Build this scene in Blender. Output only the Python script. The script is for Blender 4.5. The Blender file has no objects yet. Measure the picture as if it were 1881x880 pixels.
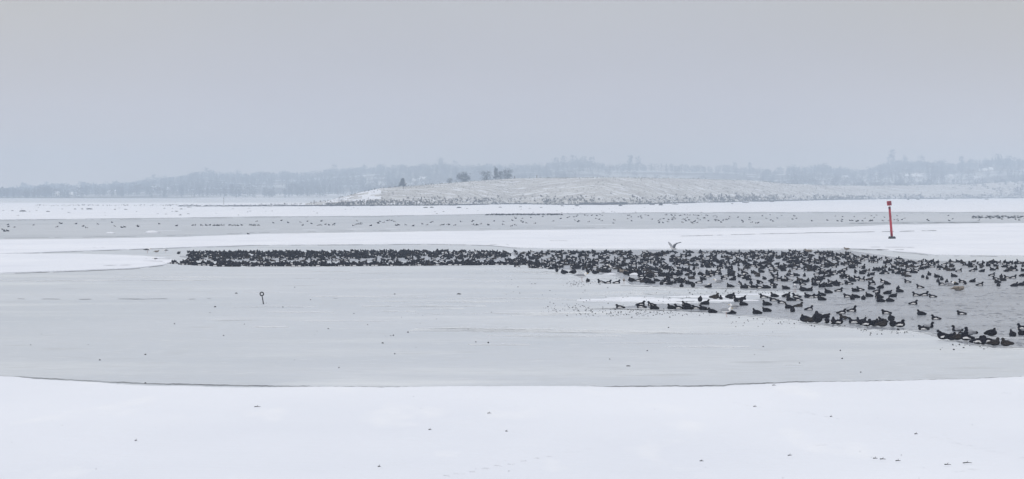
import bpy, bmesh, math, random
from mathutils import Vector, Matrix, noise
from bpy_extras import mesh_utils
R = math.radians
rnd = random.Random(7)
SC = bpy.context.scene
COL = SC.collection

# ------------------------------------------------------------------ camera
F, H, HY, CX = 6000.0, 5.0, 354.0, 940.5      # focal length in photo pixels, eye height, horizon row, centre column
cam_d = bpy.data.cameras.new('camera'); cam = bpy.data.objects.new('camera', cam_d); COL.objects.link(cam)
cam.location = (0, 0, H); cam.rotation_euler = (R(90), 0, 0)
cam_d.sensor_width = 36; cam_d.lens = F / 1881 * 36
cam_d.shift_y = -(440 - HY) / 1881
cam_d.clip_start = 0.5; cam_d.clip_end = 30000
SC.camera = cam

# ------------------------------------------------------------------ sky, sun, exposure
SUN_EL, SUN_AZ = R(32), R(-150)               # behind and to one side, wholly veiled by cloud
w = bpy.data.worlds.new('World'); SC.world = w; w.use_nodes = True
nt = w.node_tree; N = nt.nodes; L = nt.links
for n in list(N): N.remove(n)
out = N.new('ShaderNodeOutputWorld'); bg = N.new('ShaderNodeBackground'); bg.inputs['Strength'].default_value = 0.1
sky = N.new('ShaderNodeTexSky'); sky.sky_type = 'NISHITA'; sky.sun_disc = False
sky.sun_elevation = SUN_EL; sky.sun_rotation = SUN_AZ; sky.air_density = 1.0; sky.dust_density = 3.0
tc = N.new('ShaderNodeTexCoord'); sep = N.new('ShaderNodeSeparateXYZ'); L.new(tc.outputs['Generated'], sep.inputs[0])
ramp = N.new('ShaderNodeValToRGB'); L.new(sep.outputs['Z'], ramp.inputs[0])
cr = ramp.color_ramp
stops = [(0.0, (.74, .63, .60)), (.012, (.63, .54, .53)), (.024, (.53, .485, .52)), (.040, (.500, .475, .500)), (.060, (.505, .492, .492)), (.30, (.76, .80, .90)), (1.0, (1.06, 1.10, 1.25))]
cr.elements[0].position, cr.elements[0].color = stops[0][0], (*stops[0][1], 1)
cr.elements[1].position, cr.elements[1].color = 1.0, (*stops[-1][1], 1)
for p, c in stops[1:-1]:
    e = cr.elements.new(p); e.color = (*c, 1)
# slow unevenness of the cloud deck
mp = N.new('ShaderNodeMapping'); mp.inputs['Scale'].default_value = (5, 5, 16); L.new(tc.outputs['Generated'], mp.inputs[0])
nz = N.new('ShaderNodeTexNoise'); nz.inputs['Scale'].default_value = 1.3; nz.inputs['Detail'].default_value = 3; L.new(mp.outputs[0], nz.inputs['Vector'])
nr = N.new('ShaderNodeMapRange'); nr.inputs['From Min'].default_value = .3; nr.inputs['From Max'].default_value = .7
nr.inputs['To Min'].default_value = 9.7; nr.inputs['To Max'].default_value = 10.3; L.new(nz.outputs['Fac'], nr.inputs['Value'])
# the cloud is a little warmer and paler away from the middle of the view
ax = N.new('ShaderNodeMath'); ax.operation = 'ABSOLUTE'; L.new(sep.outputs['X'], ax.inputs[0])
ar = N.new('ShaderNodeMapRange'); ar.interpolation_type = 'SMOOTHSTEP'; ar.inputs['From Min'].default_value = .04; ar.inputs['From Max'].default_value = .17; L.new(ax.outputs[0], ar.inputs['Value'])
wm = N.new('ShaderNodeMix'); wm.data_type = 'RGBA'; wm.blend_type = 'MULTIPLY'; L.new(ar.outputs[0], wm.inputs['Factor'])
wm.inputs['B'].default_value = (1.05, 1.02, .93, 1); L.new(ramp.outputs['Color'], wm.inputs['A'])
sc_ = N.new('ShaderNodeVectorMath'); sc_.operation = 'SCALE'; L.new(wm.outputs['Result'], sc_.inputs[0]); L.new(nr.outputs[0], sc_.inputs['Scale'])
mx = N.new('ShaderNodeMix'); mx.data_type = 'RGBA'; mx.inputs['Factor'].default_value = .95
L.new(sky.outputs[0], mx.inputs['A']); L.new(sc_.outputs[0], mx.inputs['B'])
L.new(mx.outputs['Result'], bg.inputs['Color']); L.new(bg.outputs[0], out.inputs[0])

sun_d = bpy.data.lights.new('sun', 'SUN'); sun_d.energy = 0.55; sun_d.angle = R(25); sun_d.color = (1, .965, .92)
sun = bpy.data.objects.new('sun', sun_d); COL.objects.link(sun); sun.location = (0, 0, 60)
sun.rotation_euler = Vector((math.sin(SUN_AZ) * math.cos(SUN_EL), math.cos(SUN_AZ) * math.cos(SUN_EL), math.sin(SUN_EL))).to_track_quat('Z', 'Y').to_euler()
SC.view_settings.view_transform = 'Standard'; SC.view_settings.look = 'None'
SC.view_settings.exposure = 0.0; SC.view_settings.gamma = 1.0; SC.view_settings.use_curve_mapping = False
SC.render.filter_size = 1.2
SC.cycles.volume_bounces = 2

# ------------------------------------------------------------------ helpers
def G(px, py, z=0.0):
    """Ground point seen at photo pixel (px, py)."""
    d = F * (H - z) / (py - HY)
    return Vector(((px - CX) * d / F, d, z))
def AZ(px, d, z=0.0):
    return Vector(((px - CX) * d / F, d, z))
def interp(pts, x):
    if x <= pts[0][0]: return pts[0][1]
    for (x0, y0), (x1, y1) in zip(pts, pts[1:]):
        if x <= x1: return y0 + (y1 - y0) * (x - x0) / (x1 - x0)
    return pts[-1][1]
def fr(x, seed, scale=1.0):
    """1-D fractal noise about -1..1."""
    v = 0; a = 1; f = scale
    for i in range(5):
        v += a * noise.noise(Vector((x * f, seed * 7.31 + i * 3.7, .5))); a *= .55; f *= 2.3
    return v
def sstep(t):
    t = max(0, min(1, t)); return t * t * (3 - 2 * t)
def tag(o, label=None, cat=None, group=None, kind=None):
    if label: o['label'] = label
    if cat: o['category'] = cat
    if group: o['group'] = group
    if kind: o['kind'] = kind
    return o
def mesh_obj(name, verts, faces, mats, parent=None, fmat=None, smooth=False):
    me = bpy.data.meshes.new(name); me.from_pydata([tuple(v) for v in verts], [], faces); 
    for m in (mats if isinstance(mats, (list, tuple)) else [mats]): me.materials.append(m)
    if fmat: me.polygons.foreach_set('material_index', fmat)
    if smooth: me.polygons.foreach_set('use_smooth', [True] * len(me.polygons))
    me.update()
    o = bpy.data.objects.new(name, me); COL.objects.link(o); o.parent = parent
    return o
def empty(name, loc=(0, 0, 0), rz=0):
    o = bpy.data.objects.new(name, None); o.empty_display_size = .2; COL.objects.link(o); o.location = loc; o.rotation_euler = (0, 0, rz); return o
def bm_obj(name, bm, mats, parent=None, smooth=True):
    me = bpy.data.meshes.new(name); bm.to_mesh(me); bm.free()
    for m in (mats if isinstance(mats, (list, tuple)) else [mats]): me.materials.append(m)
    if smooth: me.polygons.foreach_set('use_smooth', [True] * len(me.polygons))
    o = bpy.data.objects.new(name, me); COL.objects.link(o); o.parent = parent
    return o
def tube(bm, a, b, ra, rb, n=8):
    a, b = Vector(a), Vector(b); q = (b - a).to_track_quat('Z', 'Y').to_matrix()
    r0 = [bm.verts.new(a + q @ Vector((ra * math.cos(2 * math.pi * i / n), ra * math.sin(2 * math.pi * i / n), 0))) for i in range(n)]
    r1 = [bm.verts.new(b + q @ Vector((rb * math.cos(2 * math.pi * i / n), rb * math.sin(2 * math.pi * i / n), 0))) for i in range(n)]
    for i in range(n): bm.faces.new((r0[i], r0[(i + 1) % n], r1[(i + 1) % n], r1[i]))
    bm.faces.new(r0[::-1]); bm.faces.new(r1)
def ell(bm, c, r, rot=None, u=14, v=9):
    m = Matrix.Translation(c)
    if rot: m = m @ rot
    m = m @ Matrix.Diagonal((*r, 1))
    bmesh.ops.create_uvsphere(bm, u_segments=u, v_segments=v, radius=1, matrix=m)

# ------------------------------------------------------------------ materials
def base_mat(name, col, rough=.9, spec=.2):
    m = bpy.data.materials.new(name); m.use_nodes = True
    p = m.node_tree.nodes['Principled BSDF']
    p.inputs['Base Color'].default_value = (*col, 1); p.inputs['Roughness'].default_value = rough
    p.inputs['Specular IOR Level'].default_value = spec
    return m, p
def noise_col(m, p, layers, base, coord='Object', bump=None):
    """Base colour = base mixed towards each layer's colour through noise: (scale xyz, detail, lo, hi, colour)."""
    nt = m.node_tree; N = nt.nodes; L = nt.links
    tc = N.new('ShaderNodeTexCoord'); prev = None
    for (s, det, lo, hi, c) in layers:
        mp = N.new('ShaderNodeMapping'); mp.inputs['Scale'].default_value = s; L.new(tc.outputs[coord], mp.inputs[0])
        mp.inputs['Location'].default_value = (s[0] * 37.7 % 11, s[1] * 91 % 7, 0)
        nz = N.new('ShaderNodeTexNoise'); nz.inputs['Scale'].default_value = 1; nz.inputs['Detail'].default_value = det; L.new(mp.outputs[0], nz.inputs['Vector'])
        mr = N.new('ShaderNodeMapRange'); mr.inputs['From Min'].default_value = lo; mr.inputs['From Max'].default_value = hi; L.new(nz.outputs['Fac'], mr.inputs['Value'])
        mx = N.new('ShaderNodeMix'); mx.data_type = 'RGBA'; L.new(mr.outputs[0], mx.inputs['Factor'])
        if prev is None: mx.inputs['A'].default_value = (*base, 1)
        else: L.new(prev, mx.inputs['A'])
        mx.inputs['B'].default_value = (*c, 1); prev = mx.outputs['Result']
    L.new(prev, p.inputs['Base Color'])
    if bump:
        s, det, dist, strength = bump
        mp = N.new('ShaderNodeMapping'); mp.inputs['Scale'].default_value = s; L.new(tc.outputs[coord], mp.inputs[0])
        nz = N.new('ShaderNodeTexNoise'); nz.inputs['Scale'].default_value = 1; nz.inputs['Detail'].default_value = det; L.new(mp.outputs[0], nz.inputs['Vector'])
        b = N.new('ShaderNodeBump'); b.inputs['Strength'].default_value = strength; b.inputs['Distance'].default_value = dist
        L.new(nz.outputs['Fac'], b.inputs['Height']); L.new(b.outputs[0], p.inputs['Normal'])
    return m

SNOW, p = base_mat('snow', (.80, .82, .87), .95, .05)
noise_col(SNOW, p, [((.10, .05, 1), 4, .35, .75, (.725, .75, .81)), ((.5, .12, 1), 5, .60, .80, (.85, .86, .885))], (.80, .82, .87), bump=((1.3, 3.0, 1), 7, .06, .6))
ICE, p = base_mat('ice', (.56, .59, .62), .42, .35)
noise_col(ICE, p, [((.03, .035, 1), 5, .38, .68, (.46, .50, .545)), ((.055, .10, 1), 6, .50, .72, (.63, .655, .675)), ((.9, 1.5, 1), 6, .46, .80, (.50, .525, .55)), ((.25, .35, 1), 8, .62, .74, (.44, .46, .48)), ((.07, .12, 1), 7, .60, .76, (.71, .73, .745)), ((1.6, 2.4, 1), 5, .60, .72, (.66, .68, .70))], (.55, .58, .62), bump=((.8, .8, 1), 5, .02, .25))
WATER, p = base_mat('open_water', (.26, .28, .32), .22, .6); p.inputs['IOR'].default_value = 1.33
noise_col(WATER, p, [((.2, .2, 1), 3, .4, .7, (.17, .185, .22))], (.27, .29, .33), bump=((2.6, 1.3, 1), 6, .22, 1.0))
SLUSH, p = base_mat('slush', (.17, .18, .20), .6, .3)
noise_col(SLUSH, p, [((1.3, .6, 1), 5, .45, .6, (.36, .38, .40))], (.14, .145, .16))
GRASSY, p = base_mat('snowy_rough_grass', (.5, .48, .45), 1, .05)
noise_col(GRASSY, p, [((.02, .02, .02), 5, .40, .66, (.37, .355, .335)), ((.11, .11, .35), 7, .52, .62, (.72, .73, .76)), ((.35, .35, .6), 6, .60, .68, (.15, .13, .12)), ((.5, .5, .8), 6, .60, .68, (.80, .82, .85))], (.51, .505, .485))
BANK, p = base_mat('bank_earth', (.12, .105, .10), 1, .05)
noise_col(BANK, p, [((.3, .3, .6), 6, .60, .68, (.40, .38, .37))], (.05, .045, .045))
FIELD, p = base_mat('far_field', (.5, .5, .5), 1, .05)
noise_col(FIELD, p, [((.0035, .0025, .004), 3, .44, .50, (.13, .12, .11)), ((.006, .004, .004), 3, .58, .62, (.62, .63, .66))], (.46, .47, .48))
TWIG, _ = base_mat('winter_twigs', (.060, .052, .048), 1, .05)
BARK, _ = base_mat('bark', (.07, .058, .05), 1, .05)
BUSHM, _ = base_mat('dark_bush_twigs', (.022, .020, .022), 1, .02)
TUFT, _ = base_mat('dry_grass_blades', (.075, .062, .052), 1, .05)
ROCK, p = base_mat('dark_rock', (.07, .07, .075), .9, .2)
noise_col(ROCK, p, [((3, 3, 3), 5, .5, .75, (.11, .105, .10))], (.035, .035, .04))
DEB, _ = base_mat('dark_debris', (.035, .033, .035), .9, .1)
WALLM, p = base_mat('pale_render_wall', (.62, .60, .57), .9, .1)
noise_col(WALLM, p, [((.3, .3, .3), 3, .4, .7, (.55, .53, .50))], (.62, .60, .57))
GLASS, _ = base_mat('window_glass', (.05, .06, .07), .2, .5)
RED, p = base_mat('red_paint', (.45, .015, .025), .5, .3)
noise_col(RED, p, [((2, 2, .7), 5, .45, .65, (.20, .008, .02))], (.40, .008, .022))
REDD, p = base_mat('dark_red_paint', (.09, .008, .012), .6, .3)
BLACK, p = base_mat('black_rubber', (.02, .02, .025), .6, .3)
IRON, p = base_mat('dark_iron', (.03, .028, .03), .7, .4)
WOOD, p = base_mat('weathered_wood', (.12, .10, .085), .9, .1)
def plum(name, a, b, s=40, rough=.95):
    m, p = base_mat(name, a, rough, .06); noise_col(m, p, [((s, s, s), 4, .45, .65, b)], a); return m
P_BLACK = plum('black_plumage', (.006, .005, .010), (.012, .010, .018))
P_COOT = plum('sooty_plumage', (.009, .008, .013), (.016, .015, .021))
P_WHITE = plum('white_plumage', (.82, .82, .83), (.74, .74, .76))
P_BROWN = plum('brown_plumage', (.024, .020, .020), (.038, .031, .028))
P_TAN = plum('tan_flank_plumage', (.062, .050, .044), (.04, .032, .028))
P_GREY = plum('grey_plumage', (.33, .34, .37), (.27, .28, .31))
P_DGREY = plum('slate_plumage', (.07, .07, .08), (.10, .10, .11))
P_MOTT = plum('mottled_plumage', (.30, .26, .22), (.11, .09, .075), 22)
BILLG, _ = base_mat('grey_blue_bill', (.22, .26, .32), .4, .4)
BILLW, _ = base_mat('white_bill', (.75, .72, .70), .4, .4)
BILLY, _ = base_mat('yellow_bill', (.65, .45, .10), .4, .4)
LEGM, _ = base_mat('grey_legs', (.16, .16, .14), .6, .3)
LEGP, _ = base_mat('pink_legs', (.50, .33, .30), .6, .3)

# ------------------------------------------------------------------ ground: the ice sheet, one sheet to the horizon
vs, fs = [], []
ys = [-20, 30, 120, 400, 1200, 3000, 7000]
for y in ys:
    for x in (-3600, -1200, -200, 0, 200, 1200, 3600): vs.append((x, y, 0))
for j in range(len(ys) - 1):
    for i in range(6): a = j * 7 + i; fs.append((a, a + 1, a + 8, a + 7))
tag(mesh_obj('frozen_water', vs, fs, ICE), 'grey frozen bay between the snow fields', kind='structure')

def band(top, bot, z, amp=(.6, .6), seed=1, step=3, x0=None, x1=None, verts=None, faces=None, skirt=False, fs_=.02):
    """Ground sheet between two shore curves given in photo pixels."""
    x0 = top[0][0] if x0 is None else x0; x1 = top[-1][0] if x1 is None else x1
    verts = [] if verts is None else verts; faces = [] if faces is None else faces
    n = max(2, int((x1 - x0) / step)); k0 = len(verts)
    for i in range(n + 1):
        x = x0 + (x1 - x0) * i / n
        yt = interp(top, x) + amp[0] * fr(x, seed, fs_); yb = interp(bot, x) + amp[1] * fr(x, seed + 5, fs_)
        if yb < yt + .02: yb = yt + .02
        g = G(x, yt); h = G(x, yb)
        verts.append((g.x, g.y, z)); verts.append((h.x, h.y, z))
        if skirt: verts.append((h.x, h.y - .02, .001))
    s = 3 if skirt else 2
    for i in range(n):
        a = k0 + i * s; faces.append((a, a + 1, a + s + 1, a + s))
        if skirt: faces.append((a + 1, a + 2, a + s + 2, a + s + 1))
    return verts, faces

X0, X1 = -260, 2140
C_ = [(X0, 405.5), (0, 403.5), (240, 401), (470, 398), (700, 396.5), (940, 392.6), (1180, 390.6), (1400, 389.4), (1640, 389.4), (1881, 389.6), (X1, 390)]
D_ = [(X0, 444), (0, 441), (150, 439.5), (330, 436), (470, 430.5), (620, 428), (700, 427), (820, 425), (940, 423), (1180, 421), (1400, 419.6), (1560, 417), (1640, 413), (1760, 411.5), (1881, 410), (X1, 409)]
E_ = [(X0, 476), (0, 466.5), (130, 462), (260, 457.5), (330, 455), (470, 450.5), (700, 449), (850, 449), (900, 451), (940, 454.5), (1000, 456.6), (1200, 457.6), (1400, 457.8), (1560, 456.6), (1610, 459), (1640, 461.5), (1680, 464.5), (1715, 469), (1881, 470), (X1, 471)]
B_ = [(X0, 380), (0, 379), (470, 378.8), (620, 378.2), (830, 377), (940, 374.8), (1100, 376.5), (1180, 375), (1280, 372.4), (1400, 370), (1520, 367.2), (1640, 365.3), (1760, 364.5), (1881, 363.8), (X1, 363.4)]
F_ = [(X0, 468), (0, 467), (130, 467), (200, 468.5), (260, 471), (300, 474), (322, 479)]
F2 = [(X0, 512), (0, 502), (150, 497.5), (250, 493), (300, 487), (322, 479.6)]
N_ = [(X0, 676), (0, 692), (100, 696.5), (200, 702), (300, 705.5), (470, 709), (620, 711), (840, 711.8), (1000, 711), (1240, 710), (1330, 708.5), (1342, 706), (1450, 702.5), (1600, 700.8), (1700, 698.5), (1800, 696), (1881, 693), (X1, 684)]
# darker, wetter ice of the far channel
WETICE, p = base_mat('wet_ice', (.42, .44, .47), .45, .3)
noise_col(WETICE, p, [((.03, .02, 1), 5, .42, .66, (.41, .44, .475)), ((.2, .1, 1), 6, .58, .72, (.54, .565, .595))], (.475, .50, .535), bump=((.8, .8, 1), 5, .02, .25))
v, f = band([(x, y - .6) for x, y in C_], [(x, y + .6) for x, y in D_], .004, (0, 0), 10, 6, X0, X1)
tag(mesh_obj('channel_ice', v, f, WETICE), kind='structure')
# far snow field from the island shore to the far ice
v, f = band([(x, y - 1.2) for x, y in B_], C_, .05, (0, .45), 11, 4, X0, X1, skirt=True)
tag(mesh_obj('snow_field_far', v, f, SNOW), kind='structure')
# flats that carry on beyond the spit
v, f = band([(X0, 372.5), (600, 372.5)], [(X0, 378), (600, 377.2)], .03, (.5, 0), 12, 5)
tag(mesh_obj('snow_flats', v, f, SNOW), kind='structure')
v, f = band(D_, E_, .05, (.45, .4), 13, 3, X0, X1, skirt=True)
tag(mesh_obj('snow_field_middle', v, f, SNOW), kind='structure')
v, f = band(F_, F2, .05, (.4, .5), 14, 2, X0, 322, skirt=True)
tag(mesh_obj('snow_tongue', v, f, SNOW), kind='structure')
# near snow bank: gently uneven sheet
v, f = [], []
n = 700; rows = [0, .004, .012, .03, .06, .09, .12, .15, .18, .21, .24, .27, .30, .34, .38, .45, .55, .7, .85, 1]
for i in range(n + 1):
    x = X0 - 200 + (X1 - X0 + 400) * i / n
    g = G(x, interp(N_, x) + .75 * fr(x, 31, .012) + .45 * fr(x, 37, .2) + .3 * fr(x, 38, .9))
    for j, t in enumerate(rows):
        y = g.y + (-15 - g.y) * t; xx = g.x if j == 0 else g.x * (y / g.y) * (1 if y > 20 else 1) if y > 20 else (x - CX) * 20 / F * 6
        v.append((xx, y, .012 + .10 * sstep(t * 30) + .05 * noise.noise(Vector((xx * .12, y * .10, 1))) + .018 * noise.noise(Vector((xx * .5, y * .3, 5)))))
m = len(rows)
for i in range(n):
    for j in range(m - 1): a = i * m + j; f.append((a, a + 1, a + m + 1, a + m))
tag(mesh_obj('snow_ground', v, f, SNOW, smooth=True), kind='structure')

# thin dark slush and wet lines that follow the edges; broken and uneven
sv, sf = [], []
def dark_line(curve, x0, x1, off, wmin, wmax, seed, z=.008, keep=.0, fs_=.03, amp=.4, n_seed=None):
    step = 2.5; prev = None; x = x0; k = n_seed if n_seed is not None else seed
    while x <= x1:
        yc = interp(curve, x) + amp * fr(x, k, .02) + off
        t = fr(x, seed + 40, fs_) * .6 + .5
        wd = wmin + (wmax - wmin) * max(0, min(1, t))
        if t < keep: prev = None
        else:
            a, b = G(x, yc - wd / 2), G(x, yc + wd / 2)
            sv.append((a.x, a.y, z)); sv.append((b.x, b.y, z)); k0 = len(sv) - 2
            if prev is not None: sf.append((prev, prev + 1, k0 + 1, k0))
            prev = k0
        x += step
# along the near snow bank (same wobble as the bank)
x = X0; prev = None
while x < X1:
    yc = interp(N_, x) + .75 * fr(x, 31, .012) + .45 * fr(x, 37, .2) + .3 * fr(x, 38, .9)
    wd = .55 + .9 * max(0, .5 + fr(x, 61, .05)) + .5 * abs(fr(x, 62, .4))
    a, b = G(x, yc - wd * .8), G(x, yc + .5)
    sv += [(a.x, a.y, .006), (b.x, b.y, .006)]; k0 = len(sv) - 2
    if prev is not None: sf.append((prev, prev + 1, k0 + 1, k0))
    prev = k0; x += 2
dark_line(C_, X0, X1, .45, .2, .8, 16, keep=.25, amp=.45, n_seed=16, z=.010)
dark_line(C_, X0, X1, 2.2, .1, .5, 17, keep=.55, z=.014)
dark_line(D_, X0, X1, -.5, .15, .7, 13, keep=.25, amp=.45, n_seed=13, z=.011)
dark_line(D_, X0, 1500, -3.4, .1, .45, 19, keep=.55, z=.015)
dark_line(E_, X0, 950, .7, .15, .6, 18, keep=.25, amp=.4, n_seed=18, z=.012)
dark_line(E_, 1640, X1, 1.2, .2, .6, 22, keep=.3, z=.013)
dark_line(F_, X0, 320, -.4, .2, .7, 23, keep=.2, z=.016)
dark_line(F2, X0, 300, .8, .2, .7, 24, keep=.3, z=.017)
dark_line([(0, 549), (150, 550), (600, 548), (1000, 546)], 0, 620, 0, .1, .55, 25, keep=.6, z=.018, fs_=.02, amp=1)
dark_line([(0, 546), (60, 547)], -60, 60, 0, .1, .5, 26, keep=.45, z=.019)
dark_line([(1000, 567.5), (1130, 568), (1330, 574)], 1090, 1330, 0, .15, .8, 27, keep=.25, z=.020)
dark_line([(1150, 525), (1330, 531)], 1140, 1560, 0, .2, .8, 28, keep=.25, z=.021)
for (xa, ya, xb, yb, wd) in [(955, 457.5, 930, 450, .5), (1030, 442.6, 1045, 442.7, .3), (1250, 434.5, 1500, 428.2, .8), (1480, 428.6, 1720, 424.6, 1.2), (1600, 455.2, 1680, 455.6, .45), (1545, 458.3, 1660, 460.2, .7), (890, 451.3, 925, 449.6, .5), (1010, 442.6, 1042, 442.9, .3),
                             (262, 475.6, 312, 477, .45), (246, 480.2, 300, 481.6, .4), (300, 484, 345, 484.5, .4), (190, 489.2, 240, 488.4, .35), (1560, 410.6, 1800, 408.7, .9), (170, 455.6, 195, 455.8, .25), (1180, 541, 1270, 543, .3), (1070, 556, 1140, 553, .3), (1250, 550.5, 1272, 549.5, .7)]:
    if xa > xb: xa, xb, ya, yb = xb, xa, yb, ya
    dark_line([(xa, ya), (xb, yb)], xa, xb, 0, .1, wd, rnd.randint(50, 99), keep=.2, z=.064 + .0004 * rnd.randint(0, 9), fs_=.06)
tag(mesh_obj('slush', sv, sf, SLUSH), kind='structure')

# open water held open by the birds
wv, wf = [], []
WT = [(940, 463), (1000, 460), (1200, 459), (1560, 460), (1640, 472), (1700, 479), (1881, 479.5), (X1, 480)]
WB = [(940, 468), (970, 490), (1080, 500), (1130, 507), (1160, 522), (1260, 529), (1480, 537), (1500, 556), (1530, 600), (1600, 605), (1650, 606), (1695, 611), (1722, 618), (1750, 627), (1785, 634), (1830, 638), (1881, 640), (X1, 645)]
band(WT, WB, .0045, (.5, 2.0), 41, 2, 940, X1, wv, wf, fs_=.05)
band([(1125, 566), (1180, 559.5), (1260, 557.5), (1330, 556), (1400, 549), (1490, 541), (1531, 540)], [(1125, 567), (1250, 571), (1330, 577), (1460, 588), (1531, 601)], .0085, (1.0, 1.6), 42, 2, 1125, 1531, wv, wf, fs_=.05)
band([(330, 470), (600, 468), (945, 468)], [(330, 472), (400, 480), (945, 479)], .0045, (.6, .8), 43, 3, 330, 938, wv, wf)
tag(mesh_obj('open_water', wv, wf, WATER), kind='structure')

# little wavelets on the open water
RIP, _p = base_mat('wavelet_water', (.13, .14, .165), .3, .5)  # darker base than the open water paints in the steep faces' weaker reflection
qv, qf = [], []
for i in range(5200):
    px = rnd.uniform(950, X1); py = HY + 106 + (645 - HY - 106) * rnd.random()
    if px > 1531 or py < interp(WB, px):
        if not interp(WT, px) + 2 < py < interp(WB, px) - 2.5: continue
    elif not (1180 < px < 1531 and 562 + (1531 - px) * -.055 < py < interp([(1125, 567), (1250, 571), (1330, 577), (1460, 588), (1531, 601)], px) - 1.5 and py > 546): continue
    if noise.noise(Vector((px * .012, py * .03, 7))) < -.05 and rnd.random() < .7: continue
    g = G(px, py); ln = rnd.uniform(.05, .28) * (2.2 if rnd.random() < .08 else 1); hh = rnd.uniform(.007, .019); k0 = len(qv); n_ = 6; sl = rnd.uniform(-.15, .15)
    for j in range(n_ + 1):
        t = j / n_; x_ = (t - .5) * ln; e = math.sin(math.pi * t) ** .6; y_ = x_ * sl + .02 * math.sin(t * 5 + px)
        qv += [(g.x + x_, g.y + y_ - .03 * e, .0045), (g.x + x_, g.y + y_, .006 + hh * e), (g.x + x_, g.y + y_ + .07 * e, .0045)]
    for j in range(n_): a = k0 + 3 * j; qf += [(a, a + 3, a + 4, a + 1), (a + 1, a + 4, a + 5, a + 2)]
tag(mesh_obj('ripples', qv, qf, RIP), 'small dark wavelets ruffling the open water around the ducks', 'ripples', kind='stuff')

# drifted snow patches and streaks on the ice
FROST, p = base_mat('thin_frost', (.68, .70, .72), .9, .1)
_n = FROST.node_tree.nodes; _l = FROST.node_tree.links
_t = _n.new('ShaderNodeTexCoord'); _m = _n.new('ShaderNodeMapping'); _m.inputs['Scale'].default_value = (.35, .5, 1); _l.new(_t.outputs['Object'], _m.inputs[0])
_z = _n.new('ShaderNodeTexNoise'); _z.inputs['Scale'].default_value = 1; _z.inputs['Detail'].default_value = 8; _z.inputs['Roughness'].default_value = .65; _l.new(_m.outputs[0], _z.inputs['Vector'])
_r = _n.new('ShaderNodeMapRange'); _r.inputs['From Min'].default_value = .36; _r.inputs['From Max'].default_value = .64; _r.inputs['To Max'].default_value = .9; _l.new(_z.outputs['Fac'], _r.inputs['Value']); _l.new(_r.outputs[0], p.inputs['Alpha'])
pv, pf, pm = [], [], []; zc = [.0088]
def lens(px, py, lx, ly, seed=0, slope=0, zb=.001):
    zc[0] += .00012; n = max(6, int(lx / 4)); k0 = len(pv)
    for i in range(n + 1):
        t = i / n; x = px + (t - .5) * lx; hgt = ly * (math.sin(math.pi * t) ** .7 + .02) * (.65 + .5 * abs(fr(x, px + seed, .08)))
        yc = py + slope * (t - .5) + .35 * fr(x, py, .04)
        a, b = G(x, yc - hgt / 2), G(x, yc + hgt / 2); pv.append((a.x, a.y, zc[0])); pv.append((b.x, b.y, zb))
    for i in range(n): a = k0 + 2 * i; pf.append((a, a + 1, a + 3, a + 2)); pm.append(0 if py < 450 or (1150 < px < 1430 and 540 < py < 560 and ly > 1.7) else 1)
for a in [(660, 513, 150, 1.1), (600, 499, 90, .9), (700, 503, 120, .7), (560, 512, 40, .5), (905, 489, 110, 1), (1040, 503, 120, 1.8), (985, 499, 60, .8), (1000, 512, 120, 1), (860, 514, 90, .7), (1140, 512, 150, 2), (1090, 519, 60, 1),
          (870, 604, 170, 2.2), (940, 607, 260, 1.6), (1090, 610, 200, 1.4), (1260, 613.5, 240, 1.6), (1400, 617, 120, .8), (1185, 552, 160, 2.6), (1300, 545, 150, 2.6), (1340, 552, 120, 2), (1250, 557, 110, 1.8), (1060, 551, 110, 1),
          (1160, 547, 90, 1.5), (1400, 541, 120, 1.6), (480, 537, 70, .5), (740, 547, 120, .8), (830, 556, 150, .8), (640, 590, 180, .8), (420, 588, 90, .6), (1460, 671, 40, .8), (1180, 630, 160, .7), (820, 577, 140, .9), (500, 421, 30, .5),
          (572, 422.5, 34, .9), (655, 421, 40, .8), (720, 420.4, 26, .6), (310, 424, 50, .6), (600, 451.8, 60, .4), (1040, 415, 40, .5), (1100, 412.5, 60, .4), (1660, 419.5, 300, 1.6), (1560, 423.5, 260, 1.4), (1780, 415, 220, 1.6), (1790, 419.5, 200, 2), (1500, 421, 200, 1.2),
          (345, 478, 34, .7), (320, 482.4, 30, .6), (365, 489.6, 60, .7), (300, 469.6, 30, .4), (700, 490, 220, .5), (520, 491, 160, .5)]:
    lens(a[0], a[1], a[2], a[3] * (1.75 if a[1] > 530 else 1.25))
for i in range(70):
    x_ = rnd.uniform(960, 1881); lens(x_, interp(WB, x_) + rnd.uniform(-1.5, 5), rnd.uniform(8, 45), rnd.uniform(.3, 1.1), i, 0, .0048)
for i in range(30):
    x_ = rnd.uniform(1140, 1530); lens(x_, interp([(1125, 567), (1250, 571), (1330, 577), (1460, 588), (1531, 601)], x_) + rnd.uniform(-1, 5), rnd.uniform(8, 40), rnd.uniform(.3, 1), i, 0, .0088)
for i in range(40):
    x_ = rnd.uniform(850, 1500); lens(x_, rnd.uniform(495, 520) if x_ < 1100 else rnd.uniform(536, 556), rnd.uniform(10, 70), rnd.uniform(.3, 1.2), i)
for i in range(28):
    y = rnd.uniform(495, 640); lens(rnd.uniform(0, 1300 if y < 600 else 1881), y, rnd.uniform(60, 260), rnd.uniform(.8, 3.5), i)
lens(890, 605, 260, 8); lens(960, 608, 420, 6); lens(1120, 611, 300, 4); lens(1010, 500, 160, 5); lens(1180, 552, 240, 7)
tag(mesh_obj('snow_patches', pv, pf, [SNOW, FROST], fmat=pm), kind='structure')

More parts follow.
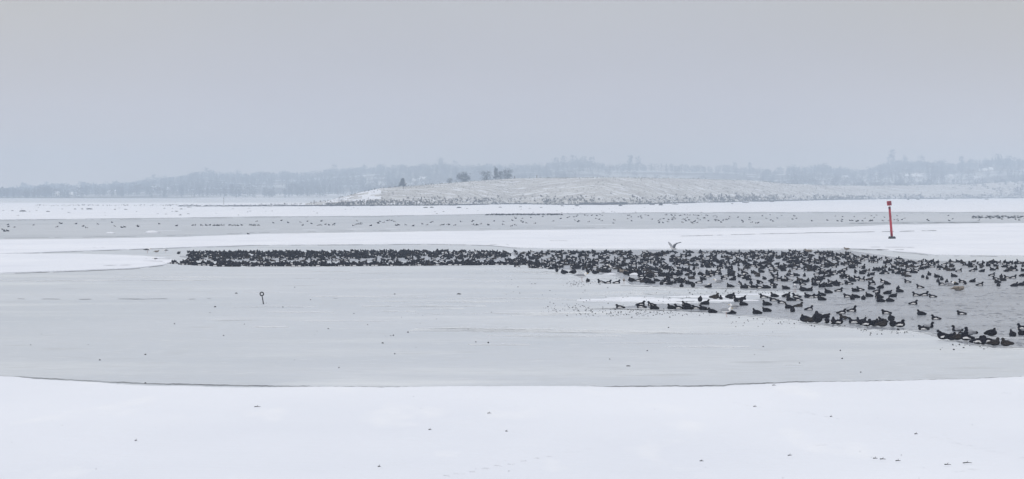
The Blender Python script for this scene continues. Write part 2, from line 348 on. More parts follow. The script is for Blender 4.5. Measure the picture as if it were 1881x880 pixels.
# ------------------------------------------------------------------ the island
RT = [(X0, 377), (0, 377), (480, 376.3), (560, 374.5), (600, 369), (630, 362), (660, 353.5), (700, 345.5), (740, 342.5), (790, 339), (850, 334), (900, 330.5), (950, 327.6), (1000, 326.6), (1100, 326.2), (1200, 326.6), (1300, 329), (1380, 331.5), (1450, 337.5), (1520, 340.5), (1620, 341), (1700, 340), (1800, 337.5), (1881, 332.5), (X1, 324)]
RD = [(X0, 45), (470, 60), (560, 90), (640, 150), (750, 240), (1100, 330), (1400, 400), (1881, 520), (X1, 600)]   # how far the ridge lies behind the shore
iv, if_, im = [], [], []
T = [0, .012, .03, .06, .1, .15, .2, .26, .32, .4, .48, .56, .64, .72, .8, .88, .94, 1.0]
def island_pt(px, t):
    db = F * H / (interp(B_, px) - HY); dr = db + interp(RD, px)
    zr = H + (HY - interp(RT, px) - .5 * fr(px, 71, .03)) * dr / F
    zr = max(zr, .12); d = db + (dr - db) * t
    prof = .05 + .55 * min(1, zr / 3) * sstep(t / .06) * min(.5, 1.2 / max(zr, .5)) + (1 - .0) * 0
    b = .6 * sstep(t / .05) if zr > 1.5 else .08 * sstep(t / .05)
    # slope whose visible face climbs evenly in the picture
    z = b + (zr - b) * (1 - (1 - t) ** 1.6)
    if t <= 0: z = 0
    p = AZ(px, d, z)
    p.z += (.12 if zr < 1.5 else .35) * noise.noise(Vector((p.x * .03, p.y * .02, 3))) * min(1, t * 4) * (1 - t)
    return p
n = 620
for i in range(n + 1):
    px = X0 + (X1 - X0) * i / n
    for t in T: iv.append(island_pt(px, t))
    q = island_pt(px, 1.0); dr = q.y
    iv.append(AZ(px, dr + 60, q.z - max(.1, q.z * .12))); iv.append(AZ(px, dr + 380, -.5))
m = len(T) + 2
for i in range(n):
    px = X0 + (X1 - X0) * i / n
    for j in range(m - 1):
        a = i * m + j; if_.append((a, a + m, a + m + 1, a + 1))
        im.append(1 if (j < 1 and px > 380) or (j < 2 and 560 < px < 640) or (j < 2 and 1060 < px < 1150) else (2 if px < 700 and j > 4 and px > 590 and noise.noise(Vector((px * .03, j * .4, 0))) > -.12 else 0))
# the spit's west end is snow
for k, fc in enumerate(if_):
    if X0 + (X1 - X0) * (k // (m - 1)) / n < 560 and im[k] == 0: im[k] = 2
tag(mesh_obj('island_hill', iv, if_, [GRASSY, BANK, SNOW], fmat=im, smooth=True), kind='structure')

# dry grass and weed tufts
gv, gf = [], []
def tuft(p, s, n=4):
    for k in range(n):
        a = rnd.uniform(0, math.pi); h = s * rnd.uniform(.5, 1.1); wd = s * rnd.uniform(.12, .3); o = Vector((rnd.uniform(-s, s) * .5, rnd.uniform(-s, s) * .5, 0))
        dx, dy = math.cos(a) * wd, math.sin(a) * wd; k0 = len(gv); lean = Vector((rnd.uniform(-.3, .3) * h, rnd.uniform(-.3, .3) * h, h))
        b = p + o; gv.extend([b + Vector((-dx, -dy, -.05)), b + Vector((dx, dy, -.05)), b + lean + Vector((dx * .5, dy * .5, 0)), b + lean - Vector((dx * .5, dy * .5, 0))]); gf.append((k0, k0 + 1, k0 + 2, k0 + 3))
for i in range(5200):
    px = rnd.uniform(600, X1); t = rnd.random() ** .8
    if px < 700 and rnd.random() < .6: continue
    if noise.noise(Vector((px * .02, t * 5, 8))) < -.15 and rnd.random() < .7: continue
    tuft(island_pt(px, t), rnd.uniform(.15, .42) * (1 + (px > 1300) * .5), 3)
for i in range(3300):       # weedy foot of the slope
    px = rnd.uniform(430, X1); t = abs(rnd.gauss(0, .07))
    if noise.noise(Vector((px * .012, 2, 8))) < -.1 and rnd.random() < .6: continue
    tuft(island_pt(px, min(1, t)), rnd.uniform(.3, .9) * (1 + (px > 1300) * .7) * (.45 if px < 600 else 1))
for i in range(420):        # ridge line
    px = rnd.uniform(470, X1); tuft(island_pt(px, rnd.uniform(.93, 1)), rnd.uniform(.2, .6))
for i in range(330):
    px = rnd.uniform(60, 600); tuft(island_pt(px, rnd.uniform(.0, 1)), rnd.uniform(.15, .4))
tag(mesh_obj('dry_grass', gv, gf, TUFT), 'dry brown grass tufts standing out of the snow on the island', 'grass', kind='stuff')

# ------------------------------------------------------------------ rocks, lumps and sticks
def rock_bm(seed, sx, sy, sz, sub=2):
    bm = bmesh.new(); bmesh.ops.create_icosphere(bm, subdivisions=sub, radius=1)
    for v_ in bm.verts:
        c = v_.co.copy(); k = 1 + .35 * noise.noise(c * 1.3 + Vector((seed, seed * 2, 0))) + .15 * noise.noise(c * 3.1 + Vector((seed, 0, 5)))
        v_.co = Vector((c.x * sx * k, c.y * sy * k, max(-.1 * sz, c.z * sz * k)))
    return bm
def rock(name, px, py, wpx, hpx, label, cat, mat, group=None, z=0.03, snow=False):
    g = G(px, py, z); ppm = F / g.y
    bm = rock_bm(px, wpx / ppm / 2, wpx / ppm / 2.4, hpx / ppm)
    if snow:
        for f_ in bm.faces: f_.material_index = 0
    o = bm_obj(name, bm, mat); o.location = g; tag(o, label, cat, group); return o
rocks = [(42, 388.5, 13, 2.2, 'long dark shore rock lying on the snow, westernmost of the stones'), (23, 387.5, 5, 1.2, 'small dark shore rock just left of the long westernmost rock'), (88, 389, 8, 1.4, 'flat dark shore rock alone on the far snow between two groups'), (138, 384.6, 5, 1.4, 'small pointed shore rock first of three in a line'),
         (151, 384.4, 5, 1.5, 'small rounded shore rock in the middle of the three in line'), (164, 384.6, 12, 2.4, 'longest dark rock at the end of the three in line'), (211, 385, 4, 1.3, 'tiny dark rock on the far snow beyond the three in line'), (231, 385, 7, 1.2, 'low flat rock on the far snow'), (302, 383, 4, 1, 'tiny shore rock above a flat stone'),
         (324, 388.6, 7, 1.2, 'flat stone lying lowest on the far snow'), (333, 384.4, 6, 1.4, 'dark stone just above the lowest flat stone'), (347, 381, 9, 1.1, 'long low stone at the tip of the dark shoreline'), (782, 382, 9, 1.8, 'dark rock, left one of a pair below the conical bush'), (793, 381.6, 7, 2, 'dark rock, right one of a pair below the conical bush'),
         (843, 382, 9, 2, 'single dark rock on the snow under the round bush'), (919, 381.2, 7, 1.2, 'low dark stone on the snow beneath the thicket'), (956, 380.4, 6, 1.2, 'low stone just right of the one beneath the thicket'), (994, 381.6, 5, 1, 'thin flat stone on the snow below the island post'), (1033, 378.6, 7, 1.4, 'dark stone close to the shore west of the weedy bank'),
         (1060, 378.5, 9, 1.8, 'broad dark stone beside the weedy bank'), (1140, 378.4, 8, 2.2, 'dark rock below the weedy bank by the shore'), (1198, 376.4, 11, 3, 'mossy mound of rock at the shore, first of two'), (1214, 377.2, 8, 4, 'tall dark boulder at the shore, second of two'), (1240, 375.6, 12, 1.3, 'long low stone right beside the tall boulder'),
         (1345, 374.6, 4, 1.4, 'small lone stone below the island shoreline'), (1370, 372.6, 14, 1.6, 'long dark ledge of rock at the shoreline'), (1418, 371, 9, 1.8, 'dark stone at the beginning of the black shoreline'), (1668, 367.2, 5, 1.6, 'dark stone at the shore just beyond the red beacon'), (1686, 367, 8, 1.6, 'broad dark stone second beyond the red beacon'),
         (1738, 367, 6, 1.2, 'low stone at the shore well beyond the red beacon'), (1812, 366.6, 8, 1.2, 'low stone at the eastern end of the shore')]
for r in rocks: rock('shore_rock', r[0], r[1], r[2], r[3], r[4], 'rock', ROCK, 'dark rocks along the island shore', .05)
SHORE, _p = base_mat('wet_weed_and_stone', (.03, .028, .03), 1, .05)
# scattered small stones and weed along the tide line: beyond counting
uv_, uf = [], []
def crumb(p, sx, sy, sz):
    k0 = len(uv_); a0 = rnd.uniform(0, 6); n_ = 5
    for i in range(n_):
        a = a0 + i * 2 * math.pi / n_; r_ = rnd.uniform(.7, 1.1); uv_.append(p + Vector((sx * math.cos(a) * r_, sy * math.sin(a) * r_, 0)))
    uv_.append(p + Vector((rnd.uniform(-.3, .3) * sx, 0, sz)))
    for i in range(n_): uf.append((k0 + i, k0 + (i + 1) % n_, k0 + n_))
for i in range(3600):
    px = rnd.uniform(330, X1)
    if noise.noise(Vector((px * .015, 0, 4))) < -.12 and rnd.random() < .75: continue
    py = interp(B_, px) + abs(rnd.gauss(0, .25)) - .1; g = G(px, py, .04); s = min(2, g.y / 1400)
    crumb(g, rnd.uniform(.4, 2.2) * s, .5, rnd.uniform(.18, .50) * s)
for i in range(70):
    px = rnd.uniform(0, 1300); g = G(px, rnd.uniform(381, 396), .05); crumb(g, rnd.uniform(.2, .6), .3, rnd.uniform(.05, .15))
tag(mesh_obj('shore_rubble', uv_, uf, SHORE), 'dark line of weed and small stones along the island shore', 'rubble', kind='stuff')
# droppings and crumbs around the birds on the ice
uv_, uf = [], []
for (xa, xb, ya, yb, n_) in [(1020, 1320, 566, 585, 170), (990, 1120, 555, 578, 70), (1030, 1110, 515, 528, 60), (1200, 1500, 531, 543, 80), (1320, 1620, 580, 604, 90), (1100, 1330, 540, 556, 30), (960, 1250, 520, 600, 40), (1560, 1700, 600, 618, 30), (1700, 1840, 628, 645, 14), (880, 1100, 490, 560, 30), (0, 1881, 500, 690, 60)]:
    for i in range(n_):
        g = G(rnd.triangular(xa, xb), rnd.triangular(ya, yb), .012); s = rnd.uniform(.012, .045); crumb(g, s, s, s * rnd.uniform(.6, 1.3))
for i in range(60):
    g = G(rnd.uniform(0, 1881), rnd.uniform(725, 880), .11); s = rnd.uniform(.006, .014); crumb(g, s, s, s)
tag(mesh_obj('debris', uv_, uf, DEB), 'small dark droppings and crumbs strewn on the ice beside the flock', 'debris', kind='stuff')

stones = [(395, 564, 4.5, 1.8, 'small dark stone frozen in the ice, lower one left of the ring stake'), (434, 539, 5, 1.6, 'small dark stone on the ice, upper one left of the ring stake'), (843, 540.5, 8, 1.8, 'flat dark lump on the ice south of the dense duck raft'), (725, 540.5, 4, 1.2, 'tiny pale grey lump left of the flat dark lump'), (703, 630.5, 4.5, 1.5, 'dark pebble on the smooth ice, first of three in a row'),
          (874, 628.5, 3, 1.4, 'dark pebble on the smooth ice, middle of three in a row'), (897, 630, 3.5, 2, 'round dark pebble on the smooth ice, last of three in a row'), (267, 651.5, 4, 1.6, 'lone dark pebble above the snow edge'), (267, 704, 4, 1.6, 'dark pebble caught right at the snow edge'), (1547, 659, 3.6, 1.8, 'dark pebble on clear ice below the duck line'),
          (1581, 684, 3, 1.4, 'dark pebble on the ice not far from the snow, low and alone'), (1154, 672.5, 8, 1.2, 'flat thin dark chip lying on the ice'), (1189, 644.5, 3, 1.3, 'dark pebble above the flat thin chip'), (1228, 602, 3, 1.5, 'dark pebble under the line of swimming ducks, one of two'), (1120, 660, 2.6, 1.2, 'tiny dark pebble west of the flat thin chip'), (1650, 606.5, 5, 3.4, 'black lump on the ice just below the huddled ducks'),
          (1752, 642.6, 4, 1.8, 'dark pebble on the ice below the sitting ducks'), (1770, 639, 4, 1.6, 'dark pebble right under the pair of sitting ducks')]
for r in stones: rock('pebble', r[0], r[1], r[2], r[3], r[4], 'pebble', DEB, 'dark pebbles frozen into the ice', .006)
for r in [(1121, 504.5, 30, 2.6, 'flat white ice slab among the coots, longest of them'), (1166, 506, 24, 4.5, 'rounded pale ice slab behind the standing coots'), (280, 428, 27, 4.6, 'wide snow covered ice mound on the far grey ice'), (203, 429, 18, 2.8, 'smaller broken ice mound on the far grey ice'), (490, 559.5, 4, 1.4, 'small white ice chip beside the ring stake'), (1255, 553, 40, 1.6, 'low ice ledge on the ice beside the standing coot')]:
    rock('ice_block', *r, 'ice block', SNOW, 'broken ice blocks', .01)

def stick(px, py, lpx, label, ang=0, curve=.2, thick=.009):
    g = G(px, py, .13); ppm = F / g.y; ln = lpx / ppm; bm = bmesh.new(); pts = []
    for i in range(6):
        t = i / 5 - .5; pts.append(Vector((t * ln, t * math.tan(ang) * ln + rnd.uniform(-.01, .01), .012 + curve * ln * (.25 - t * t) * .3)))
    for i, (a, b) in enumerate(zip(pts, pts[1:])): tube(bm, a, b, thick * (1.2 - .15 * i), thick * (1.05 - .15 * i), 6)
    tube(bm, pts[2], pts[2] + Vector((ln * .2, .02, .03)), thick * .6, thick * .3, 5)
    o = bm_obj('twig', bm, DEB); o.location = g; tag(o, label, 'twig', 'twigs and straws lying on the snow')
for r in [(473, 748, 11, 'thin straight twig lying alone on the snow below the ring stake'), (899, 760, 7, 'short curled twig on the snow at mid width, upper one'), (790, 790, 5, 'small bent twig on the snow left of the curled ones'), (931, 793, 4, 'stubby dark twig just below the short curled twig'), (697, 858, 5, 'slanting twig lowest on the left half of the snow'), (250, 810, 4, 'tiny lone twig at the far left of the snow'),
          (1422, 708.5, 7, 'short twig lying just under the snow edge'), (1451, 837.5, 8, 'stubby dark twig on the lower snow below the pebbles'), (1608, 843, 8, 'dark twig, left one of a close pair on the snow'), (1622, 844.5, 10, 'curved dark twig, right one of a close pair on the snow'), (1741, 854.5, 12, 'dark twig left of the longest one near the tracks'), (1777, 851.5, 17, 'longest dark twig on the snow by the tracks'),
          (1387, 747.5, 6, 'grey twig on the upper snow right of centre'), (1527, 766, 4, 'tiny dark twig at the start of the track line'), (1289, 848, 7, 'pale thin twig at the bottom of the snow'), (1683, 798, 6, 'small twig beside the upper track'), (1650, 847.5, 9, 'faint twig between the close pair and the long one')]:
    stick(r[0], r[1], r[2], r[3], rnd.uniform(-.5, .5), rnd.uniform(.2, .6))
# bird tracks: little pressed rims in the snow
cv_, cf_ = [], []
def rim(px, py, s):
    g = G(px, py, .105); k0 = len(cv_); n_ = 8
    for i in range(n_):
        a = i * 2 * math.pi / n_
        for (r_, z_) in ((s * 1.7, -.012), (s * 1.1, .018 * (1 + .5 * math.sin(a * 2 + px))), (s * .6, -.02)): cv_.append(g + Vector((r_ * math.cos(a) * 1.5, r_ * math.sin(a), z_)))
    for i in range(n_):
        for j in range(2): a = k0 + i * 3 + j; b = k0 + ((i + 1) % n_) * 3 + j; cf_.append((a, b, b + 1, a + 1))
for i in range(16):
    t = i / 15; rim(1640 + 235 * t + rnd.uniform(-4, 4), 786 + 56 * t + rnd.uniform(-2, 2) , rnd.uniform(.04, .07))
for i in range(11):
    t = i / 10; rim(1350 + 240 * t, 742 + 36 * t + rnd.uniform(-3, 3), rnd.uniform(.03, .05))
for i in range(12):
    t = i / 11; rim(820 + 260 * t, 876 - 50 * t + rnd.uniform(-2, 2), rnd.uniform(.03, .05))
for x, y in [(1718, 807), (1757, 816), (1797, 826), (1820, 831), (1760, 868), (1788, 864), (1850, 723), (1508, 819), (1440, 753), (1482, 759)]: rim(x, y, .07)
tag(mesh_obj('snow_tracks', cv_, cf_, SNOW, smooth=True), kind='structure')

# ------------------------------------------------------------------ beacon and stake
def beacon():
    g = G(1638.5, 438.5, .05); r = empty('channel_beacon', g); ppm = F / g.y
    tilt = Matrix.Rotation(-math.atan2(4.9, 62), 4, 'Y')      # leans towards the west
    bm = bmesh.new()                                            # black rubber collar frozen into the snow
    prof = [(.02, .40), (.10, .40), (.20, .37), (.25, .31), (.25, .16)]
    rings = [[bm.verts.new((rr * math.cos(2 * math.pi * i / 24), rr * math.sin(2 * math.pi * i / 24), z)) for i in range(24)] for z, rr in [(-.06, .36)] + prof]
    for a, b in zip(rings, rings[1:]):
        for i in range(24): bm.faces.new((a[i], a[(i + 1) % 24], b[(i + 1) % 24], b[i]))
    bm.faces.new(rings[-1]); bm_obj('collar', bm, BLACK, r)
    Lp = 59 / ppm
    bm = bmesh.new(); tube(bm, (0, 0, .1), (0, 0, Lp - .25), .135, .125, 20); bm.transform(tilt); bm_obj('pole', bm, RED, r)
    bm = bmesh.new(); tube(bm, (0, 0, Lp - .25), (0, 0, Lp), .128, .128, 20); bm.transform(tilt); bm_obj('pole_cap', bm, REDD, r)
    bm = bmesh.new(); tube(bm, (0, 0, Lp), (0, 0, Lp + .16), .03, .03, 8); bm.transform(tilt); bm_obj('topmark_rod', bm, BILLW, r)
    z0, hh, rr = Lp + .13, .48, .215
    bm = bmesh.new()
    for i in range(12):
        a = 2 * math.pi * i / 12; c = Vector((rr * math.cos(a), rr * math.sin(a), 0)); tube(bm, c + Vector((0, 0, z0)), c + Vector((0, 0, z0 + hh)), .034, .034, 6)
    for z in (z0, z0 + hh - .07):
        tube(bm, (0, 0, z), (0, 0, z + .07), rr + .035, rr + .035, 20)
    bm.transform(tilt); tm = bm_obj('topmark', bm, RED, r, smooth=False)
    bm = bmesh.new(); tube(bm, (0, 0, z0 + .07), (0, 0, z0 + hh - .07), rr - .07, rr - .07, 12); bm.transform(tilt); bm_obj('topmark_core', bm, REDD, tm)
    tag(r, 'tall leaning red spar beacon with a can topmark and black collar', 'beacon')
beacon()
def ring_stake():
    g = G(484, 558.5); r = empty('ring_stake', g); ppm = F / g.y
    tilt = Matrix.Rotation(-R(9.5), 4, 'Y'); hp = 15.6 / ppm; rr = 3.2 / ppm
    bm = bmesh.new(); tube(bm, (0, 0, -.05), (0, 0, hp * .45), .028, .024, 8); tube(bm, (0, 0, hp * .45), (0, 0, hp), .024, .020, 8); bm.transform(tilt); bm_obj('shaft', bm, IRON, r)
    bm = bmesh.new(); n = 28; m_ = 8; c = Vector((0, 0, hp + rr)); grid = []
    for i in range(n):
        a = 2 * math.pi * i / n; grid.append([bm.verts.new(c + Vector(((rr + .026 * math.cos(b)) * math.sin(a), .026 * math.sin(b), (rr + .026 * math.cos(b)) * math.cos(a)))) for b in [2 * math.pi * j / m_ for j in range(m_)]])
    for i in range(n):
        for j in range(m_): bm.faces.new((grid[i][j], grid[(i + 1) % n][j], grid[(i + 1) % n][(j + 1) % m_], grid[i][(j + 1) % m_]))
    bm.transform(tilt); bm_obj('ring', bm, IRON, r)
    tag(r, 'thin dark iron stake with a ring top leaning out of the ice', 'stake')
ring_stake()
def post(px, py, d, hpx, wpx, label, top=None):
    p = AZ(px, d, H + (HY - py) * d / F); ppm = F / d; r = empty('marker_post', p)
    bm = bmesh.new(); tube(bm, (0, 0, -.4), (.04, 0, hpx / ppm), wpx / ppm / 2, wpx / ppm / 2.3, 8); bm_obj('post', bm, WOOD, r)
    if top:
        bm = bmesh.new(); tube(bm, (0, 0, hpx / ppm), (0, 0, (hpx + top) / ppm), wpx / ppm * .9, wpx / ppm * .7, 8); bm_obj('head', bm, WOOD, r)
    tag(r, label, 'post', 'posts on the island')
q = island_pt(411, .9); post(411, HY + (H - q.z) / q.y * F, q.y, 11, .7, 'thin marker post with a thicker head at the spit', 2.5)
q = island_pt(577, .5); post(577, HY + (H - q.z) / q.y * F, q.y, 6, 1.8, 'short stout post where the spit meets the hill')
q = island_pt(986, .97); post(986, HY + (H - q.z) / q.y * F, q.y, 5.5, 1.8, 'short post standing up on the crest of the hill')
q = island_pt(945, .97); post(945, HY + (H - q.z) / q.y * F, q.y, 4.5, 2.0, 'stubby post beside the thicket on the hill')
del q

# ------------------------------------------------------------------ bushes and trees on the island
def bare_bush(px, t, hpx, wpx, label, shape='round', name='bush', nb=26, dens=360, sink=0):
    q = island_pt(px, t); ppm = F / q.y; hh, ww = hpx / ppm * 1.06, wpx / ppm * 1.15; r = empty(name, (q.x, q.y, q.z - .1 - sink))
    rr = random.Random(int(px)); bm = bmesh.new(); crown = bmesh.new(); tips = []
    for k in range(1 if shape == 'cone' else 4):
        o = Vector((rr.uniform(-.12, .12) * ww, rr.uniform(-.1, .1) * ww, 0)); tube(bm, o, o * 1.6 + Vector((rr.uniform(-.1, .1) * ww, 0, hh * (.85 if shape == 'cone' else .35))), .10 * hh / 4, .03 * hh / 4, 6)
    for k in range(nb):
        a = rr.uniform(0, 6.283); zz = rr.uniform(.1, .95)
        rad = (1 - zz) * 1.15 + .02 if shape == 'cone' else math.sqrt(max(.05, 1 - (zz * 1.5 - .6) ** 2))
        rad *= rr.uniform(.35, 1.0); e = Vector((math.cos(a) * rad * ww / 2, math.sin(a) * rad * ww / 2, zz * hh)); tips.append(e)
        s = Vector((e.x * .15, e.y * .15, max(.05 * hh, e.z * .45))); tube(bm, s, e, .028 * hh / 4, .012 * hh / 4, 5)
    for k in range(dens):
        e = rr.choice(tips); s = (.06 if shape == 'cone' else .13) * min(hh, ww); c = e + Vector((rr.gauss(0, s), rr.gauss(0, s), rr.gauss(0, s * .8)))
        if c.z < .02: c.z = .05
        d_ = Vector((rr.gauss(0, 1), rr.gauss(0, 1), rr.gauss(.5, 1))).normalized(); ln = rr.uniform(.15, .4) * hh / 3; wd = rr.uniform(.04, .09) * hh / 3
        sd = d_.cross(Vector((rr.gauss(0, 1), rr.gauss(0, 1), rr.gauss(0, 1)))).normalized() * wd
        vs_ = [crown.verts.new(x_) for x_ in (c - sd, c + sd, c + d_ * ln + sd * .5, c + d_ * ln - sd * .5)]; crown.faces.new(vs_)
    bm_obj('branches', bm, BUSHM, r, False); bm_obj('crown', crown, BUSHM, r, False)
    tag(r, label, 'bush' if name == 'bush' else 'tree', 'bushes on the island hill')
bare_bush(740, .93, 15, 13, 'small conical evergreen alone on the western slope of the hill', 'cone', 'conical_tree', 60, 1300)
bare_bush(826, .97, 9, 11, 'low rounded bush just left of the taller round bush', dens=420)
bare_bush(837, .97, 5, 7, 'tiny low bush between the two rounded bushes', dens=160, nb=14)
bare_bush(851, .96, 16, 21, 'dense round bush standing left of the thicket', dens=1000, nb=44)
bare_bush(893, .97, 16, 18, 'open bare bush at the western end of the thicket', dens=520, nb=36)
bare_bush(911, .97, 22, 11, 'slender upright tree rising highest in the thicket', 'cone', 'slender_tree', 40, 420)
bare_bush(919, .98, 14, 12, 'bare bush in the middle of the thicket', dens=480)
bare_bush(932, .98, 16, 18, 'broad bare bush at the eastern end of the thicket', dens=760, nb=40)
bare_bush(626, .35, 5, 14, 'low dark scrub at the western foot of the hill', dens=400, nb=30)

# ------------------------------------------------------------------ far shore
SK = [(X0, 345), (0, 342), (50, 338), (100, 335), (180, 333), (230, 332), (280, 324), (350, 316), (380, 310), (430, 315), (470, 314), (560, 314), (600, 307), (640, 306), (700, 301), (760, 300), (800, 296), (850, 299), (900, 298), (960, 299), (1000, 298), (1050, 292), (1095, 293), (1110, 298), (1190, 298), (1250, 300), (1300, 301), (1350, 303), (1400, 307), (1450, 304), (1500, 301), (1545, 304), (1570, 309), (1590, 306), (1620, 297), (1650, 291), (1700, 292), (1740, 296), (1800, 290), (1840, 287), (1881, 289), (X1, 286)]
D0, D5, TH = 2950, 5000, 13.0
def far_h(px, d):
    hk = H + (HY - interp(SK, px)) * D5 / F - TH
    t = (d - D0) / (D5 - D0)
    h = hk * sstep(t * .92 + .04) if t < 1 else hk * (1 - .4 * sstep((t - 1)))
    h = max(h, .6 * sstep((d - D0) / 200)); x = (px - CX) * d / F
    return h + (1.6 * noise.noise(Vector((x * .004, d * .003, 6)))) * min(1, max(0, t * 3)) * (1 if d < 4800 else .5)
fv, ff = [], []
nx, ny = 150, 46
for i in range(nx + 1):
    px = X0 - 100 + (X1 - X0 + 200) * i / nx
    for j in range(ny + 1):
        d = D0 + (6300 - D0) * j / ny; fv.append(AZ(px, d, far_h(px, d) if j else -.3))
for i in range(nx):
    for j in range(ny): a = i * (ny + 1) + j; ff.append((a, a + ny + 1, a + ny + 2, a + 1))
tag(mesh_obj('far_hills', fv, ff, FIELD, smooth=True), kind='structure')

def tree_geo(rr, hgt, wid, kind, n=60):
    """Vertices and faces of a far winter crown and of its trunk, base at the origin."""
    cv, cf, tv, tf = [], [], [], []
    for k in range(n):
        zz = rr.uniform(.10, 1) if kind != 'conifer' else rr.uniform(.05, 1)
        env = math.sqrt(max(.02, 1 - ((zz - .50) / .54) ** 2)) if kind != 'conifer' else (1 - zz) * .9 + .12
        a = rr.uniform(0, 6.283); rad = env * wid / 2 * math.sqrt(rr.random()); c = Vector((math.cos(a) * rad, math.sin(a) * rad, zz * hgt))
        d_ = Vector((rr.gauss(0, 1), rr.gauss(0, 1), rr.gauss(.6, 1))).normalized(); s = d_.cross(Vector((rr.gauss(0, 1), rr.gauss(0, 1), rr.gauss(0, 1)))).normalized()
        ln, wd = rr.uniform(.6, 1.7) * hgt / 13, rr.uniform(.25, .7) * hgt / 13
        k0 = len(cv); cv += [c - s * wd, c + s * wd, c + d_ * ln * 1.3 + s * wd * .3, c + d_ * ln * 1.3 - s * wd * .3]; cf.append((k0, k0 + 1, k0 + 2, k0 + 3))
    for k in range(6):
        a = 2 * math.pi * k / 6; w0 = .03 * hgt; tv += [Vector((w0 * math.cos(a), w0 * math.sin(a), -.5)), Vector((w0 * .3 * math.cos(a), w0 * .3 * math.sin(a), hgt * .8))]
    for k in range(6): a = 2 * k; b = 2 * ((k + 1) % 6); tf.append((a, b, b + 1, a + 1))
    return cv, cf, tv, tf
vars_ = [tree_geo(random.Random(i), 1, w_, k_, 64) for i, (w_, k_) in enumerate([(.8, 'broad'), (.95, 'broad'), (.7, 'broad'), (1.1, 'broad'), (.6, 'conifer'), (.5, 'conifer')])]
tv, tf = [], []
def put(px, d, hgt, vi, tall=1.0):
    cv, cf, bv, bf = vars_[vi]; b = AZ(px, d, far_h(px, d)); a = rnd.uniform(0, 6.28); ca, sa = math.cos(a), math.sin(a); wf_ = rnd.uniform(.85, 1.25)
    for (V, Fc) in ((cv, cf), (bv, bf)):
        k0 = len(tv)
        for p_ in V: tv.append((b.x + (p_.x * ca - p_.y * sa) * hgt * wf_, b.y + (p_.x * sa + p_.y * ca) * hgt * wf_, b.z + p_.z * hgt))
        for q_ in Fc: tf.append(tuple(k0 + i_ for i_ in q_))
def wooded(px, d):
    """Where woods stand: the rest is open snowy field."""
    yy = HY + (H - far_h(px, d)) / d * F
    if 1170 < px < 1330 and 305 < yy < 322: return .04
    if 1040 < px < 1400 and yy > 315: return .10
    if 120 < px < 330 and 3050 < d < 3350: return .06
    if 430 < px < 530 and 3100 < d < 3800: return .15
    return .88 + .9 * noise.noise(Vector((px * .011, d * .0016, 2)))
count = 0
for i in range(15000):
    d = D0 + 60 + (5350 - D0 - 60) * rnd.random() ** 1.0; px = rnd.uniform(X0, X1)
    if rnd.random() > wooded(px, d): continue
    if 600 < px < 1881 and far_h(px, d) < 1 and d < 3200: continue
    put(px, d, rnd.uniform(7, 12.5) * (.8 + .4 * noise.noise(Vector((px * .03, d * .002, 9)))), rnd.choice((0, 0, 1, 1, 2, 3, 4, 5))); count += 1
    if count > 6000: break
for i in range(900):        # the wood along the skyline
    d = rnd.uniform(4850, 5250); px = rnd.uniform(X0, X1); put(px, d, rnd.uniform(9, 14) * (.85 + .35 * noise.noise(Vector((px * .035, 0, 9)))), rnd.choice((0, 1, 2, 3, 4)))
tag(mesh_obj('woodland', tv, tf, TWIG), 'hazy bare winter woods covering the far shore hills', 'woodland', kind='stuff')

